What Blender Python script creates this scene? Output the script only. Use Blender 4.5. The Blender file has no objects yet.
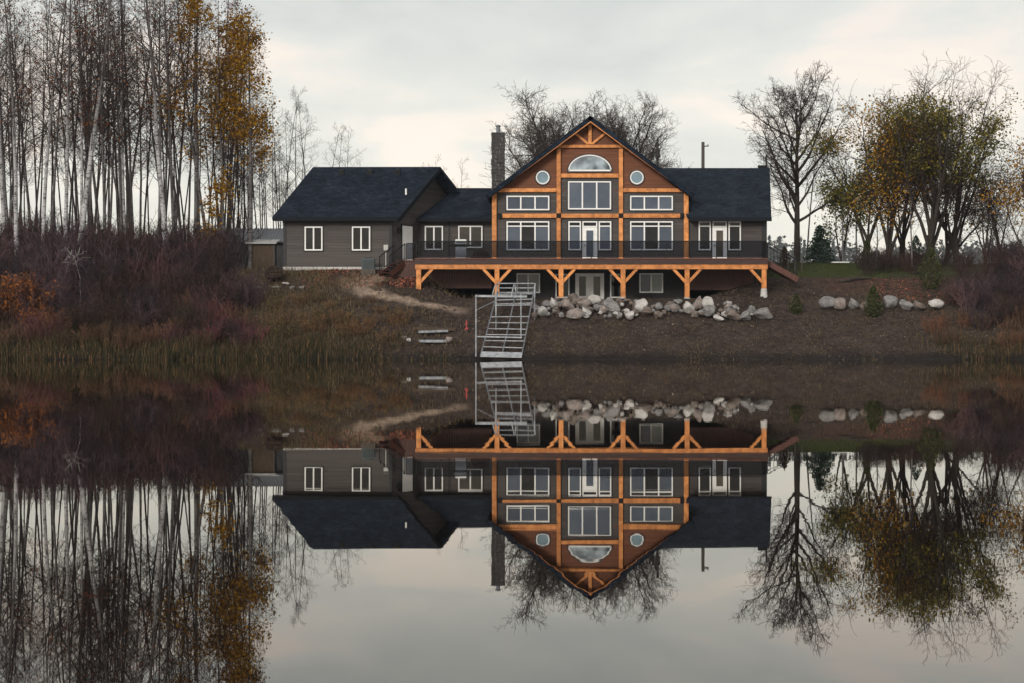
import bpy, math, random
import numpy as np
from mathutils import Vector, Matrix, noise as mnoise

R = random.Random(7)
NR = np.random.default_rng(7)
SC = bpy.context.scene
COL = SC.collection
F, HZ, CH = 1870.0, 350.0, 0.5           # focal length in pixels, horizon row, camera height

def X(px, d): return (px - 512.0) * d / F
def Z(py, d): return CH + (HZ - py) * d / F
def P(px, py, d): return Vector((X(px, d), d, Z(py, d)))
def sm(a, b, x):
    t = min(1.0, max(0.0, (x - a) / (b - a))); return t * t * (3 - 2 * t)
def lerp(a, b, t): return a + (b - a) * t
def interp(x, pts):
    if x <= pts[0][0]: return pts[0][1]
    for (x0, y0), (x1, y1) in zip(pts, pts[1:]):
        if x <= x1: return y0 + (y1 - y0) * (x - x0) / (x1 - x0)
    return pts[-1][1]

# ------------------------------------------------------------------ terrain height
PL = [(88, -2.0), (95.0, -.35), (97.0, 0.0), (97.5, .28), (103, 2.5), (109.0, 5.15), (112, 5.35), (140, 6.0), (300, 5.0), (700, 12), (1000, 30), (1700, 66), (2300, 90)]
PC = [(88, -2.0), (95.0, -.35), (97.0, 0.0), (97.6, .3), (102.3, 2.05), (104.8, 3.15), (106, 3.4), (112.5, 3.4), (118, 5.3), (140, 6.0), (300, 5.0), (700, 12), (1000, 30), (1700, 66), (2300, 90)]
PR = [(88, -2.0), (95.0, -.35), (97.0, 0.0), (97.6, .3), (104, 2.65), (110, 4.7), (120, 6.05), (135, 6.2), (300, 4.6), (700, 12), (1000, 30), (1700, 66), (2300, 90)]
def ground(x, y, detail=True):
    if detail:
        ys = y + .9 * mnoise.noise(Vector((x * .16, 3.1, 0))) + .6 * mnoise.noise(Vector((x * .55, 7.7, 0))) + .25 * mnoise.noise(Vector((x * 1.9, 2.2, 0)))
        ys = lerp(ys, y, sm(99, 104, y))
    else: ys = y
    wl = 1 - sm(-5.9, -2.6, x); wr = sm(10.2, 14.6, x)
    z = interp(ys, PL) * wl + interp(ys, PR) * wr + interp(ys, PC) * max(0, 1 - wl - wr)
    if detail and y < 400:
        a = 1.0 if y < 106 else .5
        z += a * (.14 * mnoise.noise(Vector((x * .5, y * .5, 0))) + .07 * mnoise.noise(Vector((x * 1.7, y * 1.7, 5))) + .03 * mnoise.noise(Vector((x * 5, y * 5, 9)))) * sm(96, 98, y)
    return z
def hit(px, py, d0=96.5, d1=150):
    d = d0
    while d < d1:
        x = X(px, d)
        if ground(x, d) >= Z(py, d): break
        d += .05
    return Vector((X(px, d), d, ground(X(px, d), d)))

# ------------------------------------------------------------------ mesh builder
class MB:
    def __init__(s): s.v = []; s.f = []; s.m = []
    def hexa(s, p):
        i = len(s.v); s.v += [tuple(q) for q in p]
        s.f += [(i, i+3, i+2, i+1), (i+4, i+5, i+6, i+7), (i, i+1, i+5, i+4), (i+1, i+2, i+6, i+5), (i+2, i+3, i+7, i+6), (i+3, i, i+4, i+7)]
        return s
    def box(s, x0, x1, y0, y1, z0, z1):
        return s.hexa([(x0,y0,z0),(x1,y0,z0),(x1,y1,z0),(x0,y1,z0),(x0,y0,z1),(x1,y0,z1),(x1,y1,z1),(x0,y1,z1)])
    def bar(s, p, q, w, h, up=(0, 0, 1)):
        p = Vector(p); q = Vector(q); d = (q - p).normalized(); u = Vector(up)
        if abs(d.dot(u)) > .98: u = Vector((0, 1, 0))
        a = d.cross(u).normalized() * w / 2; b = a.cross(d).normalized() * h / 2
        return s.hexa([p-a-b, p+a-b, q+a-b, q-a-b, p-a+b, p+a+b, q+a+b, q-a+b])
    def slab(s, a, b, c, d, t):            # quad a,b,c,d thickened downwards
        a, b, c, d = map(Vector, (a, b, c, d)); n = (b - a).cross(d - a).normalized()
        if n.z < 0: n = -n
        n = n * t
        return s.hexa([a-n, b-n, c-n, d-n, a, b, c, d])
    def prism(s, poly, y0, y1):            # polygon in xz extruded along y
        i = len(s.v); n = len(poly)
        s.v += [(x, y0, z) for x, z in poly] + [(x, y1, z) for x, z in poly]
        s.f.append(tuple(range(i, i+n))); s.f.append(tuple(range(i+2*n-1, i+n-1, -1)))
        for k in range(n):
            l = (k+1) % n; s.f.append((i+k, i+n+k, i+n+l, i+l))
        return s
    def tube(s, pts, rad, n=6, cap=True):
        pts = [Vector(p) for p in pts]
        if not hasattr(rad, '__len__'): rad = [rad] * len(pts)
        i0 = len(s.v); u = None
        for k, p in enumerate(pts):
            d = (pts[min(k+1, len(pts)-1)] - pts[max(k-1, 0)])
            d = d.normalized() if d.length > 1e-9 else Vector((0, 0, 1))
            if u is None:
                u = d.cross(Vector((0, 0, 1)) if abs(d.z) < .9 else Vector((1, 0, 0))).normalized()
            else:
                u = (u - d * u.dot(d)); u = u.normalized() if u.length > 1e-6 else d.orthogonal().normalized()
            w = d.cross(u)
            for j in range(n):
                a = 2 * math.pi * j / n
                s.v.append(tuple(p + (u * math.cos(a) + w * math.sin(a)) * rad[k]))
        for k in range(len(pts)-1):
            for j in range(n):
                l = (j+1) % n; a = i0 + k*n; s.f.append((a+j, a+l, a+n+l, a+n+j))
        if cap:
            s.f.append(tuple(i0 + j for j in range(n-1, -1, -1))); e = i0 + (len(pts)-1)*n; s.f.append(tuple(e + j for j in range(n)))
        return s
    def lathe(s, prof, n=16, c=(0, 0, 0)):
        i = len(s.v)
        for r, z in prof:
            for j in range(n):
                a = 2*math.pi*j/n; s.v.append((c[0]+r*math.cos(a), c[1]+r*math.sin(a), c[2]+z))
        for k in range(len(prof)-1):
            for j in range(n):
                l = (j+1) % n; s.f.append((i+k*n+j, i+k*n+l, i+(k+1)*n+l, i+(k+1)*n+j))
        s.f.append(tuple(i+j for j in range(n-1, -1, -1))); e = i+(len(prof)-1)*n; s.f.append(tuple(e+j for j in range(n)))
        return s
    def quad(s, a, b, c, d):
        i = len(s.v); s.v += [tuple(a), tuple(b), tuple(c), tuple(d)]; s.f.append((i, i+1, i+2, i+3)); return s
    def mesh(s, name, mat, smooth=False):
        me = bpy.data.meshes.new(name); me.from_pydata(s.v, [], s.f); me.update()
        if mat: me.materials.append(mat)
        if smooth: me.polygons.foreach_set('use_smooth', [True]*len(me.polygons))
        return me
    def build(s, name, mat, parent=None, smooth=False, bevel=0):
        o = bpy.data.objects.new(name, s.mesh(name, mat, smooth)); COL.objects.link(o)
        put(o, parent)
        if bevel:
            b = o.modifiers.new('bevel', 'BEVEL'); b.width = bevel; b.segments = 2; b.limit_method = 'ANGLE'
        return o

WORLD = {}
def put(o, parent):
    """parent an object whose mesh is written in the parent's frame (local) or in world coordinates (world things)"""
    if parent is not None:
        o.parent = parent
        if parent.name in WORLD: o.matrix_parent_inverse = Matrix.Translation(-WORLD[parent.name])
def tag(o, label, cat, group=None):
    o['label'] = label; o['category'] = cat
    if group: o['group'] = group
    return o
def thing(name, label, cat, loc=(0, 0, 0), group=None, world=False):
    o = bpy.data.objects.new(name, None); COL.objects.link(o); o.location = loc; o.empty_display_size = .3
    tag(o, label, cat, group)
    if world: WORLD[o.name] = Vector(loc)
    return o
def struct(o, kind='structure'): o['kind'] = kind; return o
def copy_thing(o, loc, rz=0, sc=1.0, label=None, group=None):
    c = o.copy(); COL.objects.link(c); c.location = loc; c.rotation_euler = rz if hasattr(rz, '__len__') else (0, 0, rz)
    c.scale = sc if hasattr(sc, '__len__') else (sc, sc, sc)
    if label: c['label'] = label
    if group: c['group'] = group
    for ch in list(o.children):
        k = ch.copy(); COL.objects.link(k); k.parent = c
        for g in list(ch.children):
            m = g.copy(); COL.objects.link(m); m.parent = k
    return c
def drop(o):
    for ch in list(o.children):
        for g in list(ch.children): bpy.data.objects.remove(g)
        bpy.data.objects.remove(ch)
    bpy.data.objects.remove(o)
def soup(verts, faces_n, name, mat):
    """fast mesh from an array of quads: verts (n,4,3)"""
    n = len(verts); me = bpy.data.meshes.new(name)
    me.vertices.add(n*4); me.vertices.foreach_set('co', np.asarray(verts, dtype=np.float32).ravel())
    me.loops.add(n*4); me.loops.foreach_set('vertex_index', np.arange(n*4, dtype=np.int32))
    me.polygons.add(n); me.polygons.foreach_set('loop_start', np.arange(0, n*4, 4, dtype=np.int32)); me.polygons.foreach_set('loop_total', np.full(n, 4, dtype=np.int32))
    me.update(calc_edges=True); me.validate()
    if mat: me.materials.append(mat)
    return me
def leaves_mesh(name, pts, size, mat, flat=0.0, aspect=.8):
    p = np.asarray(pts, dtype=float); n = len(p)
    a = NR.normal(size=(n, 3)); a[:, 2] *= (1-flat); a /= np.linalg.norm(a, axis=1)[:, None]
    b = NR.normal(size=(n, 3)); b[:, 2] *= (1-flat); b -= a * (a*b).sum(1)[:, None]; b /= np.linalg.norm(b, axis=1)[:, None]
    s = (size * NR.uniform(.6, 1.35, size=n))[:, None]
    a = a*s*.5; b = b*s*.5*aspect
    return soup(np.stack([p-a, p-b*1.0+a*.1, p+a, p+b*1.0+a*.1], axis=1), n, name, mat)
def blades_mesh(name, base, h, w, mat, lean=.25):
    base = np.asarray(base, dtype=float); n = len(base); h = np.asarray(h)[:, None]
    ang = NR.uniform(0, 2*np.pi, n); d = np.stack([np.cos(ang), np.sin(ang)*.5, np.zeros(n)], 1) * (w * NR.uniform(.6, 1.3, n))[:, None]
    l = NR.normal(size=(n, 3)) * lean; l[:, 2] = 1; top = base + l*h; mid = base + (l*[.35, .35, .55])*h
    q1 = np.stack([base-d*.5, base+d*.5, mid+d*.42, mid-d*.42], 1); q2 = np.stack([mid-d*.42, mid+d*.42, top+d*.08, top-d*.08], 1)
    return soup(np.concatenate([q1, q2]), 2*n, name, mat)

# ------------------------------------------------------------------ materials
def mat(name, col=(.5, .5, .5), rough=.7, metal=0, spec=.5):
    m = bpy.data.materials.new(name); m.use_nodes = True; b = m.node_tree.nodes['Principled BSDF']
    b.inputs['Base Color'].default_value = (*col, 1); b.inputs['Roughness'].default_value = rough
    b.inputs['Metallic'].default_value = metal; b.inputs['Specular IOR Level'].default_value = spec
    return m
def N(m, t, **kw):
    n = m.node_tree.nodes.new(t)
    for k, v in kw.items():
        if k in n.inputs.keys() if isinstance(k, str) else False: n.inputs[k].default_value = v
        else: setattr(n, k, v)
    return n
def L(m, a, b): m.node_tree.links.new(a, b)
def ramp(m, fac, stops, interp='LINEAR'):
    r = m.node_tree.nodes.new('ShaderNodeValToRGB'); r.color_ramp.interpolation = interp
    e = r.color_ramp.elements
    while len(e) < len(stops): e.new(.5)
    for k, (p, c) in enumerate(stops): e[k].position = p; e[k].color = (*c, 1) if len(c) == 3 else c
    L(m, fac, r.inputs['Fac']); return r.outputs['Color']
def coords(m, scale=(1, 1, 1), kind='Object', rot=(0, 0, 0)):
    t = m.node_tree.nodes.new('ShaderNodeTexCoord'); mp = m.node_tree.nodes.new('ShaderNodeMapping')
    mp.inputs['Scale'].default_value = scale; mp.inputs['Rotation'].default_value = rot; L(m, t.outputs[kind], mp.inputs['Vector']); return mp.outputs['Vector']
def noise(m, vec, scale, detail=5, rough=.6, dist=0):
    n = m.node_tree.nodes.new('ShaderNodeTexNoise'); n.inputs['Scale'].default_value = scale; n.inputs['Detail'].default_value = detail
    n.inputs['Roughness'].default_value = rough; n.inputs['Distortion'].default_value = dist; L(m, vec, n.inputs['Vector']); return n.outputs['Fac']
def bsdf(m): return m.node_tree.nodes['Principled BSDF']
def bump(m, h, strength, dist):
    b = m.node_tree.nodes.new('ShaderNodeBump'); b.inputs['Strength'].default_value = strength; b.inputs['Distance'].default_value = dist
    L(m, h, b.inputs['Height']); L(m, b.outputs['Normal'], bsdf(m).inputs['Normal']); return b
def mixc(m, fac, a, b, mode='MIX'):
    n = m.node_tree.nodes.new('ShaderNodeMix'); n.data_type = 'RGBA'; n.blend_type = mode
    for s, v in ((0, fac), (6, a), (7, b)):
        if hasattr(v, 'is_linked') or hasattr(v, 'links'): L(m, v, n.inputs[s])
        elif s == 0: n.inputs[0].default_value = v
        else: n.inputs[s].default_value = (*v, 1)
    return n.outputs[2]
def math_(m, op, a, b=0.0):
    n = m.node_tree.nodes.new('ShaderNodeMath'); n.operation = op
    for k, v in enumerate((a, b)):
        if hasattr(v, 'links'): L(m, v, n.inputs[k])
        else: n.inputs[k].default_value = v
    return n.outputs[0]
def varied(name, c0, c1, scale=3, rough=.8, stretch=(1, 1, 1), bumps=0, spec=.3, detail=6):
    m = mat(name, c0, rough, 0, spec); f = noise(m, coords(m, stretch), scale, detail)
    L(m, ramp(m, f, [(.32, c0), (.68, c1)]), bsdf(m).inputs['Base Color'])
    if bumps: bump(m, f, .6, bumps)
    return m
def per_island(name, stops, rough=.8, trans=0.0, spec=.2, tint=None):
    m = mat(name, stops[0][1], rough, 0, spec); g = m.node_tree.nodes.new('ShaderNodeNewGeometry')
    c = ramp(m, g.outputs['Random Per Island'], stops)
    if tint:
        oi = m.node_tree.nodes.new('ShaderNodeObjectInfo'); c = mixc(m, 1.0, c, ramp(m, oi.outputs['Random'], tint), 'MULTIPLY')
    L(m, c, bsdf(m).inputs['Base Color'])
    if trans:
        t = m.node_tree.nodes.new('ShaderNodeBsdfTranslucent'); L(m, c, t.inputs['Color'])
        x = m.node_tree.nodes.new('ShaderNodeMixShader'); x.inputs[0].default_value = trans
        L(m, bsdf(m).outputs[0], x.inputs[1]); L(m, t.outputs[0], x.inputs[2]); L(m, x.outputs[0], m.node_tree.nodes['Material Output'].inputs['Surface'])
    return m

def siding(name, c0, c1, pitch=.17):
    m = mat(name, c0, .65, 0, .3); v = coords(m)
    s = m.node_tree.nodes.new('ShaderNodeSeparateXYZ'); L(m, v, s.inputs[0])
    fr = math_(m, 'FRACT', math_(m, 'DIVIDE', s.outputs['Z'], pitch))
    f = noise(m, coords(m, (.6, .6, 5)), 1.4, 6); row = m.node_tree.nodes.new('ShaderNodeTexWhiteNoise'); row.noise_dimensions = '2D'
    cmb = m.node_tree.nodes.new('ShaderNodeCombineXYZ')
    L(m, math_(m, 'FLOOR', math_(m, 'DIVIDE', s.outputs['Z'], pitch)), cmb.inputs[0]); L(m, math_(m, 'FLOOR', math_(m, 'DIVIDE', s.outputs['X'], 3.6)), cmb.inputs[1])
    L(m, cmb.outputs[0], row.inputs['Vector'])
    c = ramp(m, math_(m, 'ADD', math_(m, 'MULTIPLY', f, .6), math_(m, 'MULTIPLY', row.outputs['Value'], .4)), [(.3, c0), (.75, c1)])
    L(m, c, bsdf(m).inputs['Base Color'])
    h = math_(m, 'SUBTRACT', 1.0, fr); bump(m, h, 1.0, .06); return m
M = {}
M['siding'] = siding('grey_lap_siding', (.050, .042, .040), (.072, .062, .058))
M['gable'] = siding('rust_lap_siding', (.120, .044, .021), (.165, .062, .030), .16)
M['basement'] = varied('charcoal_parging', (.020, .0185, .021), (.032, .030, .033), 4, .8)
def shingles():
    m = mat('dark_shingles', (.015, .02, .032), .92, 0, .12); v = coords(m, (1, 1, 1), 'Object')
    f = noise(m, v, 1.1, 4); g = noise(m, coords(m, (2.2, 4, 9)), 2.6, 3); h = noise(m, v, 14, 3)
    s0 = m.node_tree.nodes.new('ShaderNodeSeparateXYZ'); L(m, v, s0.inputs[0]); cb = m.node_tree.nodes.new('ShaderNodeCombineXYZ')
    rowi = math_(m, 'FLOOR', math_(m, 'DIVIDE', s0.outputs['Z'], .09)); L(m, rowi, cb.inputs[1])
    L(m, math_(m, 'FLOOR', math_(m, 'ADD', math_(m, 'DIVIDE', s0.outputs['X'], .32), math_(m, 'MULTIPLY', rowi, .37))), cb.inputs[0])
    wn = m.node_tree.nodes.new('ShaderNodeTexWhiteNoise'); wn.noise_dimensions = '2D'; L(m, cb.outputs[0], wn.inputs['Vector']); h = math_(m, 'ADD', math_(m, 'MULTIPLY', h, .6), math_(m, 'MULTIPLY', wn.outputs['Value'], .4))
    k = math_(m, 'ADD', math_(m, 'MULTIPLY', f, .3), math_(m, 'ADD', math_(m, 'MULTIPLY', g, .45), math_(m, 'MULTIPLY', h, .25)))
    L(m, ramp(m, k, [(.36, (.003, .0055, .010)), (.50, (.009, .0140, .0235)), (.64, (.024, .033, .047))]), bsdf(m).inputs['Base Color'])
    s = m.node_tree.nodes.new('ShaderNodeSeparateXYZ'); L(m, v, s.inputs[0])
    bump(m, math_(m, 'ADD', math_(m, 'SUBTRACT', 1, math_(m, 'FRACT', math_(m, 'DIVIDE', s.outputs['Z'], .1))), math_(m, 'MULTIPLY', h, .8)), .7, .03); return m
M['shingle'] = shingles()
def timber(name, c0, c1, st):
    m = mat(name, c0, .55, 0, .35); f = noise(m, coords(m, st), 3, 6, .65, .4); k = noise(m, coords(m, (1, 1, 1)), 9, 3)
    oi = m.node_tree.nodes.new('ShaderNodeObjectInfo'); c = ramp(m, f, [(.28, tuple(q*.72 for q in c0)), (.42, c0), (.58, c1), (.78, tuple(q*1.15 for q in c1))])
    kn = ramp(m, k, [(.24, (.45, .36, .30)), (.34, (1, 1, 1))]); c = mixc(m, 1.0, mixc(m, 1.0, c, kn, 'MULTIPLY'), ramp(m, oi.outputs['Random'], [(0, (.80, .76, .74)), (1, (1.1, 1.1, 1.12))]), 'MULTIPLY')
    L(m, c, bsdf(m).inputs['Base Color']); bump(m, f, .3, .01); return m
M['timber'] = timber('orange_stained_timber', (.47, .178, .048), (.68, .275, .082), (1.2, 1.2, 1.2))
M['deckwood'] = timber('reddish_deck_board', (.10, .032, .016), (.20, .066, .032), (1, 8, 8))
M['skirt'] = timber('dark_brown_skirt_board', (.055, .020, .014), (.085, .032, .022), (7, 7, .6))
M['fasciawood'] = timber('dark_fascia_board', (.032, .014, .011), (.055, .026, .020), (1, 8, 8))
M['black'] = mat('black_metal', (.009, .010, .012), .75, 0, .2)
M['trim'] = mat('black_trim', (.014, .014, .017), .6, 0, .4)
M['white'] = varied('white_painted_frame', (.70, .70, .69), (.80, .80, .79), 6, .45)
M['fascia'] = mat('dark_fascia', (.008, .010, .014), .8, 0, .15)
M['stone'] = varied('chimney_stone', (.022, .021, .022), (.080, .074, .072), 5, .85, (1, 1, 2.2), .04)
M['concrete'] = varied('pale_concrete', (.38, .37, .35), (.5, .49, .47), 8, .9)
def glass(name, c0, c1, sc=.8):
    m = mat(name, c0, .06, 0, .35); f = noise(m, coords(m), sc, 2)
    oi = m.node_tree.nodes.new('ShaderNodeObjectInfo')
    L(m, mixc(m, 1.0, ramp(m, f, [(.35, c0), (.65, c1)]), ramp(m, oi.outputs['Random'], [(0, (.55, .56, .60)), (.5, (.95, .95, .95)), (1, (1.3, 1.28, 1.22))]), 'MULTIPLY'), bsdf(m).inputs['Base Color']); return m
M['pane'] = glass('window_glass_with_blinds', (.060, .078, .110), (.085, .104, .138))
M['pane_dark'] = glass('dark_window_glass', (.004, .0045, .006), (.014, .014, .017))
M['pane_sky'] = glass('round_window_glass', (.15, .23, .28), (.24, .34, .40))
M['pane_warm'] = glass('door_glass_warm_room', (.035, .032, .027), (.065, .058, .048))
M['pane_green'] = glass('pale_green_window_glass', (.13, .16, .155), (.18, .21, .205))
def smoked():
    m = bpy.data.materials.new('smoked_glass'); m.use_nodes = True; nt = m.node_tree; nt.nodes.remove(nt.nodes['Principled BSDF'])
    t = nt.nodes.new('ShaderNodeBsdfTransparent'); t.inputs[0].default_value = (.47, .49, .53, 1)
    g = nt.nodes.new('ShaderNodeBsdfGlossy'); g.inputs['Roughness'].default_value = .05; g.inputs[0].default_value = (.3, .3, .3, 1)
    fr = nt.nodes.new('ShaderNodeFresnel'); fr.inputs['IOR'].default_value = 1.35
    x = nt.nodes.new('ShaderNodeMixShader'); L(m, fr.outputs[0], x.inputs[0]); L(m, t.outputs[0], x.inputs[1]); L(m, g.outputs[0], x.inputs[2])
    L(m, x.outputs[0], nt.nodes['Material Output'].inputs['Surface']); return m
M['smoked'] = smoked()
M['alu'] = varied('weathered_aluminium', (.17, .185, .205), (.40, .42, .45), 4, .5)
M['alu_dark'] = varied('dark_weathered_aluminium', (.07, .075, .085), (.16, .17, .185), 6, .5)
M['steel'] = mat('stainless_steel', (.6, .62, .64), .3, .8)
M['ac'] = mat('grey_green_metal', (.05, .07, .075), .5)
M['red'] = mat('red_ribbon', (.34, .035, .035), .7)
M['oldwood'] = varied('weathered_boards', (.045, .032, .024), (.10, .070, .048), 3, .9, (8, 8, .7))
M['greywood'] = varied('grey_weathered_boards', (.05, .05, .055), (.10, .10, .105), 3, .9, (9, 9, .6))
M['tin'] = varied('pale_tin_roof', (.30, .30, .30), (.45, .45, .44), 3, .6)
M['greytin'] = varied('grey_metal_roof', (.11, .12, .14), (.17, .18, .20), 2, .5, (6, 6, 6))
M['rust'] = varied('rusted_steel', (.016, .010, .008), (.045, .024, .016), 9, .8)
M['cover'] = varied('brown_canvas', (.035, .022, .020), (.055, .034, .030), 5, .9)
M['pole'] = varied('grey_pole_wood', (.06, .05, .045), (.10, .09, .08), 3, .9, (6, 6, .5))
M['darkpole'] = mat('dark_pole', (.02, .018, .018), .8)
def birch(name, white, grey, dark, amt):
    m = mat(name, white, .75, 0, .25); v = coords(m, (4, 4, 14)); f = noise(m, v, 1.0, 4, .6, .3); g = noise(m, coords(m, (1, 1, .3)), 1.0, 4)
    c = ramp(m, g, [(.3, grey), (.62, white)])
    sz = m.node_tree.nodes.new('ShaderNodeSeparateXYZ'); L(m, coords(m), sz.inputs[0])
    up = ramp(m, math_(m, 'DIVIDE', math_(m, 'ADD', sz.outputs['Z'], math_(m, 'MULTIPLY', g, 6)), 20), [(.40, (0, 0, 0)), (.74, (.92, .92, .92))]); c = mixc(m, up, c, (.050, .040, .038))  # backlit silhouette painted into the upper bark, along with browner young wood
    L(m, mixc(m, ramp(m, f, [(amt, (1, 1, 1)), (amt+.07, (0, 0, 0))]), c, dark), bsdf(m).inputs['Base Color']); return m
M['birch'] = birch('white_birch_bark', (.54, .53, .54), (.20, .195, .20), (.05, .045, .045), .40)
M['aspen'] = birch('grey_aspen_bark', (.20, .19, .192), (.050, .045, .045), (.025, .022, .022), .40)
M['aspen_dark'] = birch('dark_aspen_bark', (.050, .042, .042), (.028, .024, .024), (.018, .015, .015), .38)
M['twig'] = mat('brown_twig', (.034, .024, .022), .85, 0, .15)
M['twig_grey'] = mat('grey_twig', (.062, .050, .046), .85, 0, .15)
M['bark'] = varied('dark_furrowed_bark', (.020, .016, .014), (.056, .045, .038), 5, .95, (5, 5, .8), .03)
M['leaf_gold'] = per_island('gold_leaves', [(0, (.11, .052, .006)), (.45, (.25, .125, .011)), (1, (.48, .26, .022))], .7, .45)
M['leaf_rust'] = per_island('rust_leaves', [(0, (.10, .030, .010)), (1, (.22, .075, .020))], .7, .3)
M['leaf_orange'] = per_island('orange_leaves', [(0, (.11, .060, .010)), (.5, (.36, .175, .018)), (1, (.56, .32, .034))], .7, .45)
M['leaf_olive'] = per_island('olive_leaves', [(0, (.045, .050, .011)), (.55, (.13, .128, .022)), (1, (.32, .24, .034))], .7, .45)
M['needle'] = per_island('spruce_needles', [(0, (.012, .026, .018)), (1, (.040, .068, .048))], .7, .1)
M['cedar'] = per_island('cedar_foliage', [(0, (.020, .026, .010)), (1, (.075, .080, .030))], .8, .1)
M['cedar_brown'] = per_island('browned_cedar_foliage', [(0, (.05, .028, .014)), (1, (.13, .07, .035))], .8, .1)
M['sh_purple'] = per_island('purple_twigs', [(0, (.024, .018, .021)), (1, (.118, .086, .096))], .85, tint=[(0, (.35, .36, .46)), (.3, (.75, .70, .82)), (.55, (1.15, 1.02, 1.1)), (.75, (1.25, .85, .78)), (1, (1.5, 1.2, 1.1))])
M['sh_dark'] = per_island('dark_twigs', [(0, (.013, .010, .010)), (1, (.062, .044, .037))], .85, tint=[(0, (.6, .6, .7)), (.4, (.95, .9, .9)), (.75, (1.5, 1.15, 1.0)), (1, (1.3, 1.2, 1.4))])
M['sh_red'] = per_island('red_twigs', [(0, (.065, .028, .030)), (1, (.17, .070, .072))], .85, tint=[(0, (.6, .7, .8)), (1, (1.3, 1.1, 1.1))])
M['sh_tan'] = per_island('tan_twigs', [(0, (.038, .024, .018)), (1, (.15, .092, .058))], .85, tint=[(0, (.6, .65, .6)), (.5, (1, .9, .9)), (1, (1.5, 1.1, 1.0))])
M['sh_orange'] = per_island('orange_shrub_leaves', [(0, (.16, .050, .012)), (1, (.34, .12, .030))], .8, .2)
M['sh_olive'] = per_island('olive_shrub_leaves', [(0, (.060, .058, .020)), (1, (.21, .175, .062))], .8, .2)
M['reed'] = per_island('reeds', [(0, (.013, .014, .007)), (.45, (.032, .031, .014)), (.8, (.078, .056, .028)), (1, (.18, .10, .052))], .85, .15)
M['straw'] = per_island('dry_grass', [(0, (.032, .024, .014)), (.5, (.080, .059, .032)), (1, (.20, .15, .085))], .9, .1)
M['lawn'] = per_island('lawn_blades', [(0, (.030, .040, .012)), (1, (.070, .080, .026))], .9, .1)
M['litter'] = per_island('fallen_leaves', [(0, (.060, .040, .030)), (.5, (.12, .078, .055)), (.85, (.19, .11, .072)), (1, (.34, .28, .22))], .9)
M['litter_red'] = per_island('red_wood_chips', [(0, (.14, .042, .026)), (1, (.42, .14, .09))], .9)
M['clod'] = varied('soil_clods', (.022, .016, .013), (.075, .056, .046), 3, .95)
def granite(name, c0, c1, c2):
    m = mat(name, c0, .85, 0, .25); v = coords(m); f = noise(m, v, 1.3, 5); g = noise(m, v, 11, 6)
    c = ramp(m, f, [(.3, c0), (.6, c1)]); L(m, mixc(m, ramp(m, g, [(.5, (0, 0, 0)), (.66, (1, 1, 1))]), c, c2), bsdf(m).inputs['Base Color']); bump(m, g, .5, .03); return m
ROCKM = [granite('pale_granite', (.30, .29, .28), (.50, .48, .46), (.16, .155, .15)), granite('grey_granite', (.10, .096, .096), (.25, .24, .235), (.06, .06, .06)),
         granite('pink_granite', (.15, .122, .110), (.29, .245, .225), (.07, .058, .054)), granite('brown_granite', (.09, .072, .062), (.19, .155, .135), (.04, .035, .03))]

def soil():
    m = mat('bank_soil', (.05, .036, .03), .95, 0, .15); v = coords(m); a = m.node_tree.nodes.new('ShaderNodeAttribute'); a.attribute_name = 'zone'
    f = noise(m, v, .55, 6, .65); g = noise(m, v, 3.2, 6, .7); h = noise(m, v, 16, 4)
    base = ramp(m, g, [(.30, (.013, .009, .008)), (.5, (.031, .0215, .0185)), (.70, (.070, .050, .042))])
    base = mixc(m, ramp(m, f, [(.38, (0, 0, 0)), (.62, (.65, .65, .65))]), base, ramp(m, g, [(.3, (.032, .023, .019)), (.7, (.092, .069, .057))]))
    sep = m.node_tree.nodes.new('ShaderNodeSeparateColor'); L(m, a.outputs['Color'], sep.inputs[0])
    rg = math_(m, 'MULTIPLY', math_(m, 'SUBTRACT', g, .25), 1.6)
    straw = ramp(m, h, [(.3, (.035, .026, .014)), (.7, (.105, .080, .044))])
    lawn = ramp(m, g, [(.3, (.022, .030, .010)), (.7, (.058, .066, .024))])
    red = ramp(m, h, [(.3, (.075, .028, .018)), (.7, (.20, .080, .052))])
    c = mixc(m, math_(m, 'MULTIPLY', sep.outputs[0], rg), base, straw); c = mixc(m, sep.outputs[1], c, lawn); c = mixc(m, math_(m, 'MULTIPLY', sep.outputs[2], rg), c, red)
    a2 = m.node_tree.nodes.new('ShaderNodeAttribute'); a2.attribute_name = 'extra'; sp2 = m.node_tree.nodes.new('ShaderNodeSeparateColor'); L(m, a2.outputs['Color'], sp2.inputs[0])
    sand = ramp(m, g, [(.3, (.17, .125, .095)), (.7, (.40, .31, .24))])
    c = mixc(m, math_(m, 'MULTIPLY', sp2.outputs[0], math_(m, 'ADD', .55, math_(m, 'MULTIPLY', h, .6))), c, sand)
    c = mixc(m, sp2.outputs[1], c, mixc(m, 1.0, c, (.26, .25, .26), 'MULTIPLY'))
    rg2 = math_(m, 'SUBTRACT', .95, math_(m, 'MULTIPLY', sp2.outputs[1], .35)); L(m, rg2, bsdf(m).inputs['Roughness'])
    L(m, c, bsdf(m).inputs['Base Color']); bump(m, math_(m, 'ADD', g, math_(m, 'MULTIPLY', h, .4)), .9, .13); return m
M['soil'] = soil()
M['path'] = varied('pale_sandy_gravel', (.26, .185, .135), (.50, .38, .29), 4, .95, (1, 1, 1), .03)
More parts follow.
